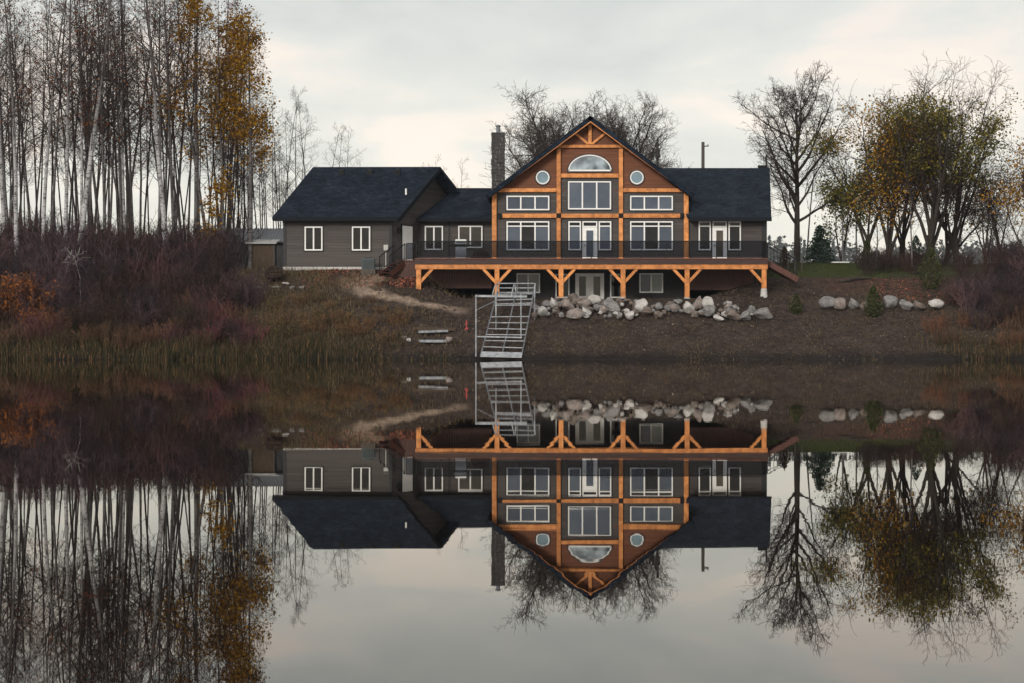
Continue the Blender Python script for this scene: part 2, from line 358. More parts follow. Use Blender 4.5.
def water():
    m = bpy.data.materials.new('lake_water'); m.use_nodes = True; nt = m.node_tree; nt.nodes.remove(nt.nodes['Principled BSDF'])
    f = noise(m, coords(m, (.30, .9, 1)), 1.1, 3, .5); g = noise(m, coords(m, (1.6, 4, 1)), 1.0, 2)
    b = nt.nodes.new('ShaderNodeBump'); b.inputs['Strength'].default_value = .042; b.inputs['Distance'].default_value = .01
    L(m, math_(m, 'ADD', f, math_(m, 'MULTIPLY', g, .2)), b.inputs['Height'])
    d = nt.nodes.new('ShaderNodeBsdfDiffuse'); d.inputs[0].default_value = (.005, .004, .004, 1)
    gl = nt.nodes.new('ShaderNodeBsdfGlossy'); gl.inputs[0].default_value = (.98, .96, .92, 1); gl.inputs['Roughness'].default_value = .009
    fr = nt.nodes.new('ShaderNodeFresnel'); fr.inputs['IOR'].default_value = 1.34; L(m, b.outputs[0], gl.inputs['Normal'])
    x = nt.nodes.new('ShaderNodeMixShader'); L(m, fr.outputs[0], x.inputs[0]); L(m, d.outputs[0], x.inputs[1]); L(m, gl.outputs[0], x.inputs[2]); L(m, x.outputs[0], nt.nodes['Material Output'].inputs['Surface'])
    return m
M['water'] = water()

# ------------------------------------------------------------------ ground, water, path
def build_ground():
    xs = np.concatenate([np.linspace(-900, -60, 30)[:-1], np.arange(-60, -36, .8), np.arange(-36, 36, .16), np.arange(36, 60, .8), np.linspace(60, 900, 30)])
    ys = np.concatenate([np.arange(88, 96, 1.0), np.arange(96, 112, .16), np.arange(112, 125, .5), np.arange(125, 150, 2), np.linspace(150, 2300, 46)])
    vs = []; cs = []; ex = []
    for y in ys:
        for x in xs:
            vs.append((float(x), float(y), ground(float(x), float(y))))
            n = mnoise.noise(Vector((x*.25, y*.25, 2))) ; n2 = mnoise.noise(Vector((x*.9, y*.9, 4)))
            left = 1 - sm(-10.5 + 2*n, -7.5 + 2*n, x)
            straw = left*.75*sm(-.6, .5, n + n2*.6) * (1 if y < 108.5 else .5) + (sm(19, 24, x) * .35)
            lawn = sm(13.0, 15.5, x + n) * sm(110.2 + n*1.2, 112 + n*1.2, y) * (1 - .75*sm(20.5, 24, x)) + .6*sm(118, 126, y)
            red = (sm(-12, -9.5, x) * (1-sm(-5.2, -4.2, x))) * sm(107.2 + n*.8, 108.4 + n*.8, y) * (1 - sm(112, 113, y)) + .4*sm(17.2, 18.5, x)*(1-sm(22.5, 24, x))*sm(106.6, 107.6, y)*(1-sm(109.6, 111, y))
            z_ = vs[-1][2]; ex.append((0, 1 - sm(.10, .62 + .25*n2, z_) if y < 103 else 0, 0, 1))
            cs.append((min(1, max(0, straw)), min(1, max(0, lawn)), min(1, max(0, red)), 1))
    nx = len(xs); fs = [(j*nx+i, j*nx+i+1, (j+1)*nx+i+1, (j+1)*nx+i) for j in range(len(ys)-1) for i in range(nx-1)]
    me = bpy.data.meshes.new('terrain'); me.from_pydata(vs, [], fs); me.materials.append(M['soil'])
    at = me.color_attributes.new('zone', 'FLOAT_COLOR', 'POINT'); at.data.foreach_set('color', np.array(cs, dtype=np.float32).ravel())
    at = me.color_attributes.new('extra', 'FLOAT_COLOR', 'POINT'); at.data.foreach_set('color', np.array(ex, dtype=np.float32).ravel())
    me.polygons.foreach_set('use_smooth', [True]*len(me.polygons))
    o = bpy.data.objects.new('terrain', me); COL.objects.link(o); struct(o)
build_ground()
mb = MB(); mb.quad((-900, -120, 0), (900, -120, 0), (900, 99.5, 0), (-900, 99.5, 0)); struct(mb.build('water', M['water']))
mb = MB(); mb.quad((-900, -120, -2.2), (900, -120, -2.2), (900, 88.2, -2.0), (-900, 88.2, -2.0)); struct(mb.build('lake_bed', M['soil']))
def ribbon(name, pts, mtl):
    mb = MB(); row = []; n = len(pts)
    P3 = []
    for k in range(n-1):
        for t in np.linspace(0, 1, 9)[:-1]:
            a, b = pts[k], pts[k+1]; P3.append((lerp(a[0], b[0], t), lerp(a[1], b[1], t), lerp(a[2], b[2], t)))
    P3.append(pts[-1])
    sandv = []
    for k, (x, y, w) in enumerate(P3):
        a = P3[max(0, k-1)]; b = P3[min(len(P3)-1, k+1)]; tx, ty = b[0]-a[0], b[1]-a[1]; l = math.hypot(tx, ty) or 1; nx_, ny_ = -ty/l, tx/l; r = []
        fade = min(1, k/5, (len(P3)-1-k)/14)
        for q in np.linspace(-1, 1, 15):
            qx, qy = x + nx_*w*2*q, y + ny_*w*2*q; r.append(len(mb.v)); mb.v.append((qx, qy, ground(qx, qy) + (.022 if abs(q) < .95 else -.03)))
            nz = mnoise.noise(Vector((qx*1.7, qy*1.7, 1))) + .6*mnoise.noise(Vector((qx*5, qy*5, 6)))
            sandv.append((fade*min(1, max(0, (1-abs(q)*1.55)*1.5 + nz*.7)) if abs(q) < .9 else 0, 0, 0, 1))
        row.append(r)
    for a, b in zip(row, row[1:]):
        for i in range(14): mb.f.append((a[i], a[i+1], b[i+1], b[i]))
    o = mb.build(name, mtl, smooth=True); at = o.data.color_attributes.new('extra', 'FLOAT_COLOR', 'POINT'); at.data.foreach_set('color', np.array(sandv, dtype=np.float32).ravel())
    return struct(o)
pp = [hit(*q) for q in ((392, 276), (372, 279), (358, 283), (360, 290), (378, 295), (402, 300), (430, 305.5), (456, 310), (474, 313))]
ribbon('path', [(p.x, p.y, w) for p, w in zip(pp, (.45, 1.0, 1.1, .75, .5, .42, .40, .42, .36))], M['soil'])
# ------------------------------------------------------------------ the house
D = 110.0
house = thing('lake_house', 'grey and orange timber gabled lake house with black roof, attached garage and long raised deck', 'house', (4.6, 112, 3.4), world=True)
H = house
def px(p, d=D): return X(p, d)
def pz(p, d=D): return Z(p, d)
XL, XR = px(493), px(687.5)
PEAKX = px(590.5)
# walls
MB().box(XL, XR, D, 121, pz(266), pz(190.5)).build('main_wall', M['siding'], H)
MB().box(XL, XR, D+.02, 121, 2.9, pz(266)).build('basement_wall', M['basement'], H)
gx0, gx1, gz0 = XL, XR, pz(190.5)
gp = pz(119.5)
MB().prism([(gx0, gz0), (gx1, gz0), (PEAKX, gp)], D, 121).build('gable_siding', M['gable'], H)
MB().box(px(559), px(620), D-.012, D+.01, pz(190), pz(176)).build('siding_panel', M['siding'], H)
XW = px(767)
MB().prism([(XR+.003, pz(266)), (XW, pz(266)), (XW, 8.55), (XR+.003, 8.55)], D+.03, 119).build('side_wing_wall', M['siding'], H)
# roofs
dfr = 109.25
rl = MB(); ridge = (X(590.5, dfr), dfr, Z(115.5, dfr)); le = (X(486.5, dfr), dfr, Z(194, dfr)); re = (X(695.5, dfr), dfr, Z(194.5, dfr)); bk = 123.0
def back(p): return (p[0], bk, p[2])
rl.slab(le, ridge, back(ridge), back(le), .26); rl.slab(ridge, re, back(re), back(ridge), .26)
roof_main = rl.build('roof', M['shingle'], H)
rw = MB(); e0 = (XR+.08, 109.4, Z(217.5, 109.4)); e1 = (X(771.5, 109.4), 109.4, Z(217.5, 109.4)); r1 = (X(769.5, 115), 115, Z(168, 115)); r0 = (7.9, 115, Z(168, 115))
rw.slab(e0, e1, r1, r0, .2); rw.slab(r0, r1, (e1[0]+1.2, 120.6, e1[2]), (7.9, 120.6, e1[2]), .2)
roof_side = rw.build('roof', M['shingle'], H)
MB().prism([(XW-.02, 8.3), (XW-.02, 8.3)], 0, 0) if False else None
wg = MB(); i = 0; wg.v += [(XW, D+.03, 8.55), (XW, 119, 8.55), (XW, 115, 11.25), (XW-.15, D+.03, 8.55), (XW-.15, 119, 8.55), (XW-.15, 115, 11.25)]
wg.f += [(0, 1, 2), (5, 4, 3), (0, 2, 5, 3), (1, 4, 5, 2), (0, 3, 4, 1)]; wg.build('gable_end_wall', M['siding'], H)
# middle wing
DM = 112.0; KM = .6
xm0, xm1 = X(418, DM), XL
MB().hexa([(xm0, DM, 5.2), (xm1, DM, 5.2), (xm1, 119, 5.2), (xm0+4.2, 119, 5.2), (xm0, DM, 8.6), (xm1, DM, 8.6), (xm1, 119, 8.6), (xm0+4.2, 119, 8.6)]).build('middle_wing_wall', M['siding'], H)
mw = MB(); a = (X(417, 111.5), 111.5, Z(218.3, 111.5)); c = (X(457, 115.3), 115.3, Z(188, 115.3))
mw.slab(a, (-1.0, 111.5, a[2]), (-1.0, 115.3, c[2]), c, .2); mw.slab(c, (-1.0, 115.3, c[2]), (-1.0, 119.6, a[2]), (c[0]+2.4, 119.6, a[2]), .2)
roof_mid = mw.build('roof', M['shingle'], H)
# garage wing (parallelogram plan: its gable end turns toward the deck)
DG = 109.57; KG = .6
g0x, g1x = X(283.5, DG), X(391.5, DG); BD = 7.2
def gq(x, dd, z): return (x + KG*dd, DG + dd, z)
GH = 8.42
garage = MB()
garage.hexa([gq(g0x, 0, 5.0), gq(g1x, 0, 5.0), gq(g1x, BD, 5.0), gq(g0x, BD, 5.0), gq(g0x, 0, GH), gq(g1x, 0, GH), gq(g1x, BD, GH), gq(g0x, BD, GH)])
hd = 112.94 - DG; gz = 11.25
i = len(garage.v); garage.v += [gq(g0x, 0, GH), gq(g0x, BD, GH), gq(g0x, hd, gz), gq(g1x, 0, GH), gq(g1x, BD, GH), gq(g1x, hd, gz)]
garage.f += [(i, i+2, i+1), (i+3, i+4, i+5)]
garage.build('garage_wall', M['siding'], H)
MB().hexa([gq(g0x-.02, -.03, 4.6), gq(g1x+.02, -.03, 4.6), gq(g1x+.02, BD, 4.6), gq(g0x-.02, BD, 4.6), gq(g0x-.02, -.03, 5.37), gq(g1x+.02, -.03, 5.37), gq(g1x+.02, BD, 5.37), gq(g0x-.02, BD, 5.37)]).build('foundation', M['concrete'], H)
gr = MB(); E0 = (X(272, 109.1), 109.1, Z(217.3, 109.1)); E1 = (X(398.5, 109.1), 109.1, Z(217.8, 109.1)); R0 = (X(313, 112.94), 112.94, Z(167, 112.94)); R1 = (X(440.5, 112.94), 112.94, Z(166.8, 112.94))
gr.slab(E0, E1, R1, R0, .2); gr.slab(R0, R1, (-1.55, 117.4, E1[2]), (R0[0]+2.6, 117.4, E0[2]), .2)
roof_gar = gr.build('roof', M['shingle'], H)
# gutters / fascia along eaves
MB().box(e0[0], e1[0], 109.28, 109.4, e0[2]-.22, e0[2]+.0).build('gutter', M['fascia'], roof_side)
MB().box(E0[0]+.05, E1[0]-.02, 108.98, 109.1, E0[2]-.22, E0[2]-.0).build('gutter', M['fascia'], roof_gar)
MB().box(a[0], XL-.02, 111.38, 111.5, a[2]-.2, a[2]+.0).build('gutter', M['fascia'], roof_mid)
# garage rake fascia
MB().bar((E1[0]+.02, E1[1], E1[2]-.14), (R1[0]+.02, R1[1], R1[2]-.14), .05, .24).build('rake_board', M['fascia'], roof_gar)
# roof vents
def on_slope(px_, py_, A, B):                      # a point on the sloped plane through eave A and ridge B heights
    for k in range(2000):
        d = A[1] + (B[1]-A[1])*k/2000
        if lerp(A[2], B[2], k/2000) >= Z(py_, d): pass
        if Z(py_, d) <= lerp(A[2], B[2], k/2000): return Vector((X(px_, d), d, lerp(A[2], B[2], k/2000)))
    return Vector((X(px_, B[1]), B[1], B[2]))
for q in ((341.5, 172.5), (370, 172.2), (397.5, 171.8)):
    p = on_slope(q[0], q[1], E0, R0); MB().hexa([p+Vector(v) for v in ((-.17, -.25, -.2), (.17, -.25, -.2), (.17, .2, 0), (-.17, .2, 0), (-.14, -.2, .12), (.14, -.2, .12), (.14, .15, .2), (-.14, .15, .2))]).build('roof_vent', M['black'], roof_gar)
p = on_slope(406, 194, E0, R0); MB().tube([p-Vector((0, 0, .1)), p+Vector((0, 0, .32))], .055, 8).build('vent_pipe', M['white'], roof_gar)
p = Vector((X(766.5, 115.1), 115.1, 11.4)); MB().tube([p, p+Vector((0, 0, 1.15))], .06, 8).build('vent_pipe', M['darkpole'], roof_side)
MB().box(X(758, 115.2), X(766, 115.2), 115, 115.3, 11.5, 11.86).build('roof_vent', M['black'], roof_side)
# chimney
ch = MB()
cx0, cx1 = X(491.3, 113), X(505, 113); zt = Z(133.5, 113); zz = 8.0; k = 0
while zz < zt - .05:
    hh = R.uniform(.16, .30); z2 = min(zt, zz+hh); j = R.uniform(-.02, .02)
    xa = cx0 + j; xb = cx1 + R.uniform(-.02, .02)
    cuts = sorted(R.uniform(.2, .8) for _ in range(R.choice((1, 2, 2))))
    ed = [0] + cuts + [1]
    for u0, u1 in zip(ed, ed[1:]):
        ch.box(lerp(xa, xb, u0)+.006, lerp(xa, xb, u1)-.006, 113+R.uniform(-.03, .03), 113.85, zz+.005, z2-.005)
    zz = z2
chim = ch.build('chimney', M['stone'], H)
cp = MB(); cp.box(cx0-.01, cx1+.01, 112.96, 113.87, zt, zt+.07); cp.build('cap', M['greywood'], chim)
MB().lathe([(.12, 0), (.12, .35), (.17, .36), (.17, .42), (.05, .48)], 12, ((cx0+cx1)/2, 113.4, zt+.1)).build('flue', M['greytin'], chim)

# timber frame on the main facade
TF = D - .16
def vpost(pxc, pyt, pyb, w=.27, name='timber_post'):
    x = px(pxc); return MB().box(x-w/2, x+w/2, TF-.02, D+.05, pz(pyb), pz(pyt)).build(name, M['timber'], H, bevel=.012)
def hbeam(p0, p1, pyc, h=.24):
    return MB().box(px(p0), px(p1), TF+.02, D+.04, pz(pyc)-h/2, pz(pyc)+h/2).build('timber_beam', M['timber'], H, bevel=.012)
vpost(494.3, 191.5, 262); vpost(686, 191.5, 262); vpost(558.6, 149, 262, .24); vpost(620.8, 149, 262, .24)
hbeam(502.5, 556.4, 215.9, .25); hbeam(561, 618.5, 215.9, .25); hbeam(623.2, 680, 215.9, .25)
for q in (499.5, 558.6, 620.8, 682):
    MB().box(px(q)-.12, px(q)+.12, TF-.045, TF+.0, pz(215.9)-.14, pz(215.9)+.14).build('iron_plate', M['black'], H)
hbeam(497, 556.4, 190.4, .22); hbeam(623.2, 683.5, 190.4, .22); hbeam(561, 618.5, 175.8, .24); hbeam(556, 624, 146.5, .18)
for s in (0, 1):
    q0 = (494, 190.2) if not s else (687.3, 190.2); dd = dfr+.02
    A_ = Vector((X(q0[0], dd), dd+.08, Z(q0[1], dd))); B_ = Vector((X(590.5, dd), dd+.08, Z(119.0, dd)))
    rk = MB(); n = Vector((0, 0, .2)); w = .09
    rk.hexa([A_-n+Vector((0, -w, 0)), B_-n*1.0+Vector((0, -w, 0)), B_-n+Vector((0, w, 0)), A_-n+Vector((0, w, 0)), A_+Vector((0, -w, .0)), B_+Vector((0, -w, 0)), B_+Vector((0, w, 0)), A_+Vector((0, w, 0))])
    rk.build('rake_board', M['timber'], H)
MB().box(px(590)-.1, px(590)+.1, TF+.03, D+.03, pz(144.5), pz(121.5)).build('king_post', M['timber'], H)
for s in (-1, 1):
    MB().bar((px(590+s*2), D-.06, pz(144)), (px(590+s*15.5), D-.06, pz(133)), .13, .13, (0, 1, 0)).build('brace', M['timber'], H)

# windows and doors -------------------------------------------------
def frame_ring(mb, x0, x1, z0, z1, w, ya, yb, cols=(), rows=()):
    mb.box(x0, x1, ya, yb, z0, z0+w); mb.box(x0, x1, ya, yb, z1-w, z1); mb.box(x0, x0+w, ya, yb, z0+w, z1-w); mb.box(x1-w, x1, ya, yb, z0+w, z1-w)
    for c in cols: mb.box(c-w*.55, c+w*.55, ya+.006, yb, z0+w, z1-w)
    for r in rows: mb.box(x0+w, x1-w, ya+.009, yb, r-w*.45, r+w*.45)
def window(x0, x1, z0, z1, y, ncol=2, trans=None, panes=('pane',), w=.075, trimw=.06, tr=None):
    f = MB(); cols = [lerp(x0, x1, k/ncol) for k in range(1, ncol)]
    frame_ring(f, x0, x1, z0, z1, w, y-.085, y+.01, cols, [lerp(z0, z1, trans)] if trans else ())
    wo = f.build('window', M['white'], H)
    t = MB(); frame_ring(t, x0-trimw, x1+trimw, z0-trimw, z1+trimw, trimw-.002, y-.05, y+.01); t.build('trim', M['trim'], wo)
    e = [x0] + cols + [x1]
    for k in range(ncol):
        g = MB(); g.box(e[k]+.03, e[k+1]-.03, y-.035, y+.01, z0+.03, (lerp(z0, z1, trans) if trans else z1)-.03)
        g.build('pane', M[panes[k % len(panes)]], wo)
    if trans: MB().box(x0+.03, x1-.03, y-.034, y+.01, lerp(z0, z1, trans)+.02, z1-.03).build('pane', M['pane_dark'], wo)
    return wo
def pwin(a, b, t, bt, d=D, **k): return window(X(a, d), X(b, d), Z(bt, d), Z(t, d), d, **k)
def pdoor(a, b, t, bt, d=D, trans=True, pane='pane', leaf=1, name='door'):
    x0, x1, z0, z1 = X(a, d), X(b, d), Z(bt, d), Z(t, d); zt_ = z0 + 2.04 if trans else z1
    f = MB(); f.box(x0, x1, d-.06, d+.01, z0, zt_)
    do = f.build(name, M['white'], H)
    lw = (x1-x0)/leaf
    for k in range(leaf):
        u0, u1 = x0+k*lw, x0+(k+1)*lw; s = lw*.24
        r = MB(); frame_ring(r, u0+s-.03, u1-s+.03, z0+.24, zt_-.14, .05, d-.085, d-.06); r.build('panel_moulding', M['white'], do)
        MB().box(u0+s, u1-s, d-.068, d-.058, z0+.28, zt_-.18).build('pane', M[pane], do)
        hx = u0+.09 if (leaf == 1 or k == 1) else u1-.09
        MB().tube([(hx, d-.14, z0+.98), (hx+.11, d-.14, z0+.98)], .016, 6).box(hx-.025, hx+.025, d-.13, d-.06, z0+.9, z0+1.08).build('handle', M['steel'], do)
    if trans:
        t = MB(); frame_ring(t, x0, x1, zt_+.01, z1, .07, d-.08, d+.01); t.build('transom_frame', M['white'], do)
        MB().box(x0+.05, x1-.05, d-.03, d+.01, zt_+.05, z1-.05).build('pane', M['pane_dark'], do)
    t = MB(); t.box(x0-.06, x0, d-.05, d+.01, z0, z1); t.box(x1, x1+.06, d-.05, d+.01, z0, z1); t.box(x0-.06, x1+.06, d-.05, d+.01, z1, z1+.06); t.build('trim', M['trim'], do)
    return do
pwin(506.5, 549.3, 195.8, 210.3, ncol=3, panes=('pane', 'pane', 'pane')); pwin(630, 672.8, 195.8, 210.3, ncol=3)
pwin(568, 611, 181.3, 209.5, ncol=3)
pwin(506.5, 549.3, 221.3, 250.3, ncol=3, trans=.83, panes=('pane', 'pane_dark', 'pane')); pwin(630, 672.8, 221.3, 250.3, ncol=3, trans=.83, panes=('pane', 'pane_dark', 'pane'))
pwin(568.3, 581, 221.3, 250.3, ncol=1, trans=.83); pwin(598.6, 611.2, 221.3, 250.3, ncol=1, trans=.83)
pdoor(582.3, 597.3, 221.3, 262)
pwin(698.5, 710.8, 221.3, 250.3, D+.03, ncol=1, trans=.83, panes=('pane_dark',)); pwin(728.3, 740.8, 221.3, 250.3, D+.03, ncol=1, trans=.83, panes=('pane_dark',))
pdoor(712.3, 726.8, 221.3, 262, D+.03, pane='pane_warm')
# lower storey
pwin(516.5, 540, 273.3, 293, D+.02, ncol=2, panes=('pane', 'pane_green')); pwin(639.3, 663, 273.3, 292.8, D+.02, ncol=2, panes=('pane', 'pane_green'))
pwin(555.5, 569.5, 274, 298, D+.02, ncol=1, panes=('pane_dark',)); pwin(610, 623, 274, 298, D+.02, ncol=1, panes=('pane_dark',))
pdoor(575.3, 604, 273.3, 301, D+.02, trans=False, leaf=2, pane='pane_warm')
# middle wing and garage windows
pwin(424.8, 443, 226, 250, DM, ncol=2, panes=('pane_dark',)); pwin(458.2, 482.5, 225.8, 248, DM, ncol=2, panes=('pane_warm',))
pwin(304.7, 322.6, 226.6, 250.6, DG, ncol=2, panes=('pane_dark',)); pwin(352, 370.3, 226.6, 250.6, DG, ncol=2, panes=('pane_dark',))
# half-round and round windows
def disc_window(cx, cz, rx, rz, y, half=False, pane='pane_sky', mul=0):
    n = 40; f = MB(); w = .07; a0, a1 = (0, math.pi) if half else (0, 2*math.pi)
    A = [a0+(a1-a0)*k/n for k in range(n+1)]
    def ring(mb, r_out, r_in, ya, yb):
        base = len(mb.v)
        for t in A:
            c, s = math.cos(t), math.sin(t)
            for (q, yy) in ((r_out, ya), (r_in, ya), (r_in, yb), (r_out, yb)): mb.v.append((cx+(rx+q)*c, yy, cz+(rz+q)*s))
        for k in range(n):
            b = base+4*k
            for j in range(4): mb.f.append((b+j, b+(j+1) % 4, b+4+(j+1) % 4, b+4+j))
    ring(f, 0, -w, y-.085, y+.01)
    if half: f.box(cx-rx, cx+rx, y-.085, y+.01, cz-.02, cz+w)
    wo = f.build('window', M['white'], H)
    t = MB(); ring(t, .065, .002, y-.05, y+.01)
    if half: t.box(cx-rx-.065, cx+rx+.065, y-.05, y+.01, cz-.085, cz-.022)
    t.build('trim', M['trim'], wo)
    g = MB(); poly = [(cx+(rx-.03)*math.cos(q), cz+(rz-.03)*math.sin(q)) for q in A[:(n+1 if half else n)]]; g.prism(poly, y-.035, y+.01); g.build('pane', M[pane], wo)
    return wo
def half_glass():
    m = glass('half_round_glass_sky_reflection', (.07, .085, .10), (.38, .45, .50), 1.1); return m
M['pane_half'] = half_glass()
disc_window(px(589.8), pz(171), px(611.5)-px(589.8), pz(154.8)-pz(171), D, True, 'pane_half')
disc_window(px(542.7), pz(177.6), .40, .40, D); disc_window(px(636.8), pz(177.6), .40, .40, D)
# corner boards and downspouts
def corner(x, y, z0, z1, w=.16, name='corner_board'): return MB().box(x-w/2, x+w/2, y-.05, y+.02, z0, z1).build(name, M['trim'], H)
corner(g0x+.07, DG, 5.43, GH+.1); corner(g1x-.05, DG, 5.43, GH+.1); corner(X(449, DM), DM, 5.6, 8.4, .1, 'downspout'); corner(X(420.5, DM), DM, 5.6, 8.4, .12)
corner(XW-.16, D+.03, 5.6, 8.3, .3)
# gable-end door of the garage: lies in the slanted wall
def gwall(dd, z, off=0.0):
    n = Vector((1, -KG, 0)).normalized(); return Vector(gq(g1x, dd, z)) + n*off
def gpanel(mb, d0, d1, z0, z1, o0, o1):
    mb.hexa([gwall(d0, z0, o0), gwall(d1, z0, o0), gwall(d1, z0, o1), gwall(d0, z0, o1), gwall(d0, z1, o0), gwall(d1, z1, o0), gwall(d1, z1, o1), gwall(d0, z1, o1)]); return mb
ds0, ds1 = 110.47-DG, 111.4-DG
gd = gpanel(MB(), ds0, ds1, 5.62, Z(226, 110.9), -.01, .05).build('door', M['white'], H)
t = MB(); gpanel(t, ds0-.07, ds0, 5.62, Z(226, 110.9), -.01, .06); gpanel(t, ds1, ds1+.07, 5.62, Z(226, 110.9), -.01, .06); gpanel(t, ds0-.07, ds1+.07, Z(226, 110.9), Z(224.7, 110.9), -.01, .06); t.build('trim', M['trim'], gd)
gpanel(MB(), ds1-.13, ds1-.07, 6.5, 6.64, .05, .1).build('handle', M['steel'], gd)
q = gwall(.55, Z(231, 110.1), .1); MB().lathe([(.03, -.16), (.09, -.12), (.11, .1), (.05, .2), (.02, .24)], 10, q).bar(q+Vector((0, 0, .1)), gwall(.55, Z(231, 110.1)+.1, -.02), .05, .08).build('wall_lamp', M['black'], H)
q = X(386, DG); MB().box(q-.13, q+.13, DG-.14, DG-.0, Z(250.5, DG), Z(245, DG)).box(q-.03, q+.03, DG-.08, DG, Z(266, DG), Z(250.5, DG)).build('electric_meter', M['concrete'], H)

# ---------------- deck (part of the house)
DK = 106.5; ZD = 5.68
dx0, dx1 = X(415.5, DK), X(767.3, DK)
dk = MB()
n = int((dx1-dx0)/.145)
dk.box(dx0, dx1, DK+.0, 109.78, ZD-.05, ZD); dk.box(dx0, XL-.02, 109.78, DM-.02, ZD-.05, ZD); dk.box(dx0-1.25, dx0, 107.9, 109.5, ZD-.05, ZD)
for k in range(40): dk.box(lerp(dx0+.1, dx1-.1, k/39)-.025, lerp(dx0+.1, dx1-.1, k/39)+.025, DK+.2, 109.9, ZD-.3, ZD-.053)
deck = dk.build('deck', M['deckwood'], H)
MB().box(dx0-.03, dx1+.03, DK-.06, DK-.004, ZD-.30, ZD-.002).build('fascia_board', M['fasciawood'], deck)
MB().box(dx0-.05, dx1+.05, DK-.11, DK+.12, ZD-.002, ZD+.04).build('edge_board', M['deckwood'], deck)
MB().box(dx0-.02, dx1+.02, DK-.02, DK+.22, ZD-.58, ZD-.303).build('beam', M['timber'], deck, bevel=.01)
for q in (418.7, 497, 561, 623, 687, 763.9):
    x = X(q, DK+.1); zb = ground(x, DK+.1) - .15; end = 0
    zf = {418.7: Z(290.5, DK), 763.9: Z(288.5, DK)}.get(q, zb+.25)
    MB().box(x-.135, x+.135, DK-.03, DK+.24, zf, ZD-.585).build('post', M['timber'], deck, bevel=.012)
    MB().lathe([(.22, -.6), (.17, .02)], 12, (x, DK+.1, zf-.02)).build('footing', M['concrete'], deck)
    for s in (-1, 1):
        if (q == 418.7 and s < 0) or (q == 763.9 and s > 0): continue
        MB().bar((x+s*.08, DK+.1, ZD-1.32), (x+s*.78, DK+.1, ZD-.56), .16, .16, (0, 1, 0)).build('brace', M['timber'], deck)
def vboards(x0, x1, y, z0, z1):
    m_ = MB(); x = x0
    while x < x1: m_.box(x+.004, min(x+.14, x1)-.004, y+R.uniform(-.006, .006), y+.03, z0, z1); x += .14
    return m_
vboards(dx0+.25, XL-.05, 109.0, 4.1, ZD-.31).build('skirting', M['skirt'], deck)
vboards(XR+.05, dx1-.4, 109.3, 4.0, ZD-.31).build('skirting', M['skirt'], deck)
vboards(dx0-1.2, dx0+.0, 107.95, 4.7, ZD-.06).build('skirting', M['skirt'], deck)
# railing
def railing(p0, p1, npan, parent, name='railing', h=.98, ext=True):
    p0 = Vector(p0); p1 = Vector(p1); rr = MB(); up = Vector((0, 0, 1))
    for k in range(npan+1):
        q = p0.lerp(p1, k/npan); rr.bar(q, q+up*(h-.02), .05, .05)
    rr.bar(p0+up*h, p1+up*h, .07, .045); rr.bar(p0+up*.09, p1+up*.09, .04, .04)
    ro = rr.build(name, M['black'], parent)
    d = (p1-p0); u = d.normalized(); nn = u.cross(up)*.006
    for k in range(npan):
        a_ = p0.lerp(p1, k/npan)+u*.03; b_ = p0.lerp(p1, (k+1)/npan)-u*.03
        g = MB(); g.hexa([a_+up*.115-nn, b_+up*.115-nn, b_+up*.115+nn, a_+up*.115+nn, a_+up*(h-.025)-nn, b_+up*(h-.025)-nn, b_+up*(h-.025)+nn, a_+up*(h-.025)+nn])
        PAN.append((g, parent))
    return ro
PAN = []
railing((dx0+.05, DK+.06, ZD+.04), (dx1-.05, DK+.06, ZD+.04), 14, deck)
railing((dx0+.05, DK+.12, ZD), (dx0+.05, 107.8, ZD), 1, deck)
railing((dx1-.05, DK+.12, ZD), (dx1-.05, 108.0, ZD), 1, deck)
for g, p_ in PAN: g.build('glass_panel', M['smoked'], p_)
# stairs at the deck's ends
def stairs(x0, sgn, y0, y1, ztop, n, run, rise, hand=True):
    s_ = MB()
    for k in range(n):
        xa = x0+sgn*run*k; z = ztop-rise*(k+1)
        s_.box(min(xa, xa+sgn*(run+.03)), max(xa, xa+sgn*(run+.03)), y0+.05, y1-.05, z-.045, z)
        s_.box(min(xa, xa+sgn*.02), max(xa, xa+sgn*.02), y0+.06, y1-.06, z, z+rise-.05)
    so = s_.build('stairs', M['deckwood'], H)
    for y in (y0, y1): 
        MB().bar((x0, y, ztop-.16), (x0+sgn*run*n, y, ztop-rise*n-.16), .05, .32).build('stringer', M['skirt'], so)
    for y in (y0+.0, y1-.0):
        h = MB(); b0 = Vector((x0+sgn*.05, y, ztop)); b1 = Vector((x0+sgn*(run*n-.05), y, ztop-rise*n+.02)); u = Vector((0, 0, .95))
        h.bar(b0+u, b1+u, .05, .045); h.bar(b0+u*.12, b1+u*.12, .03, .03); h.bar(b0, b0+u, .05, .05); h.bar(b1, b1+u, .05, .05)
        for k in range(1, 9): q = b0.lerp(b1, k/9); h.bar(q+u*.12, q+u, .018, .018)
        h.build('handrail', M['black'], so)
    return so
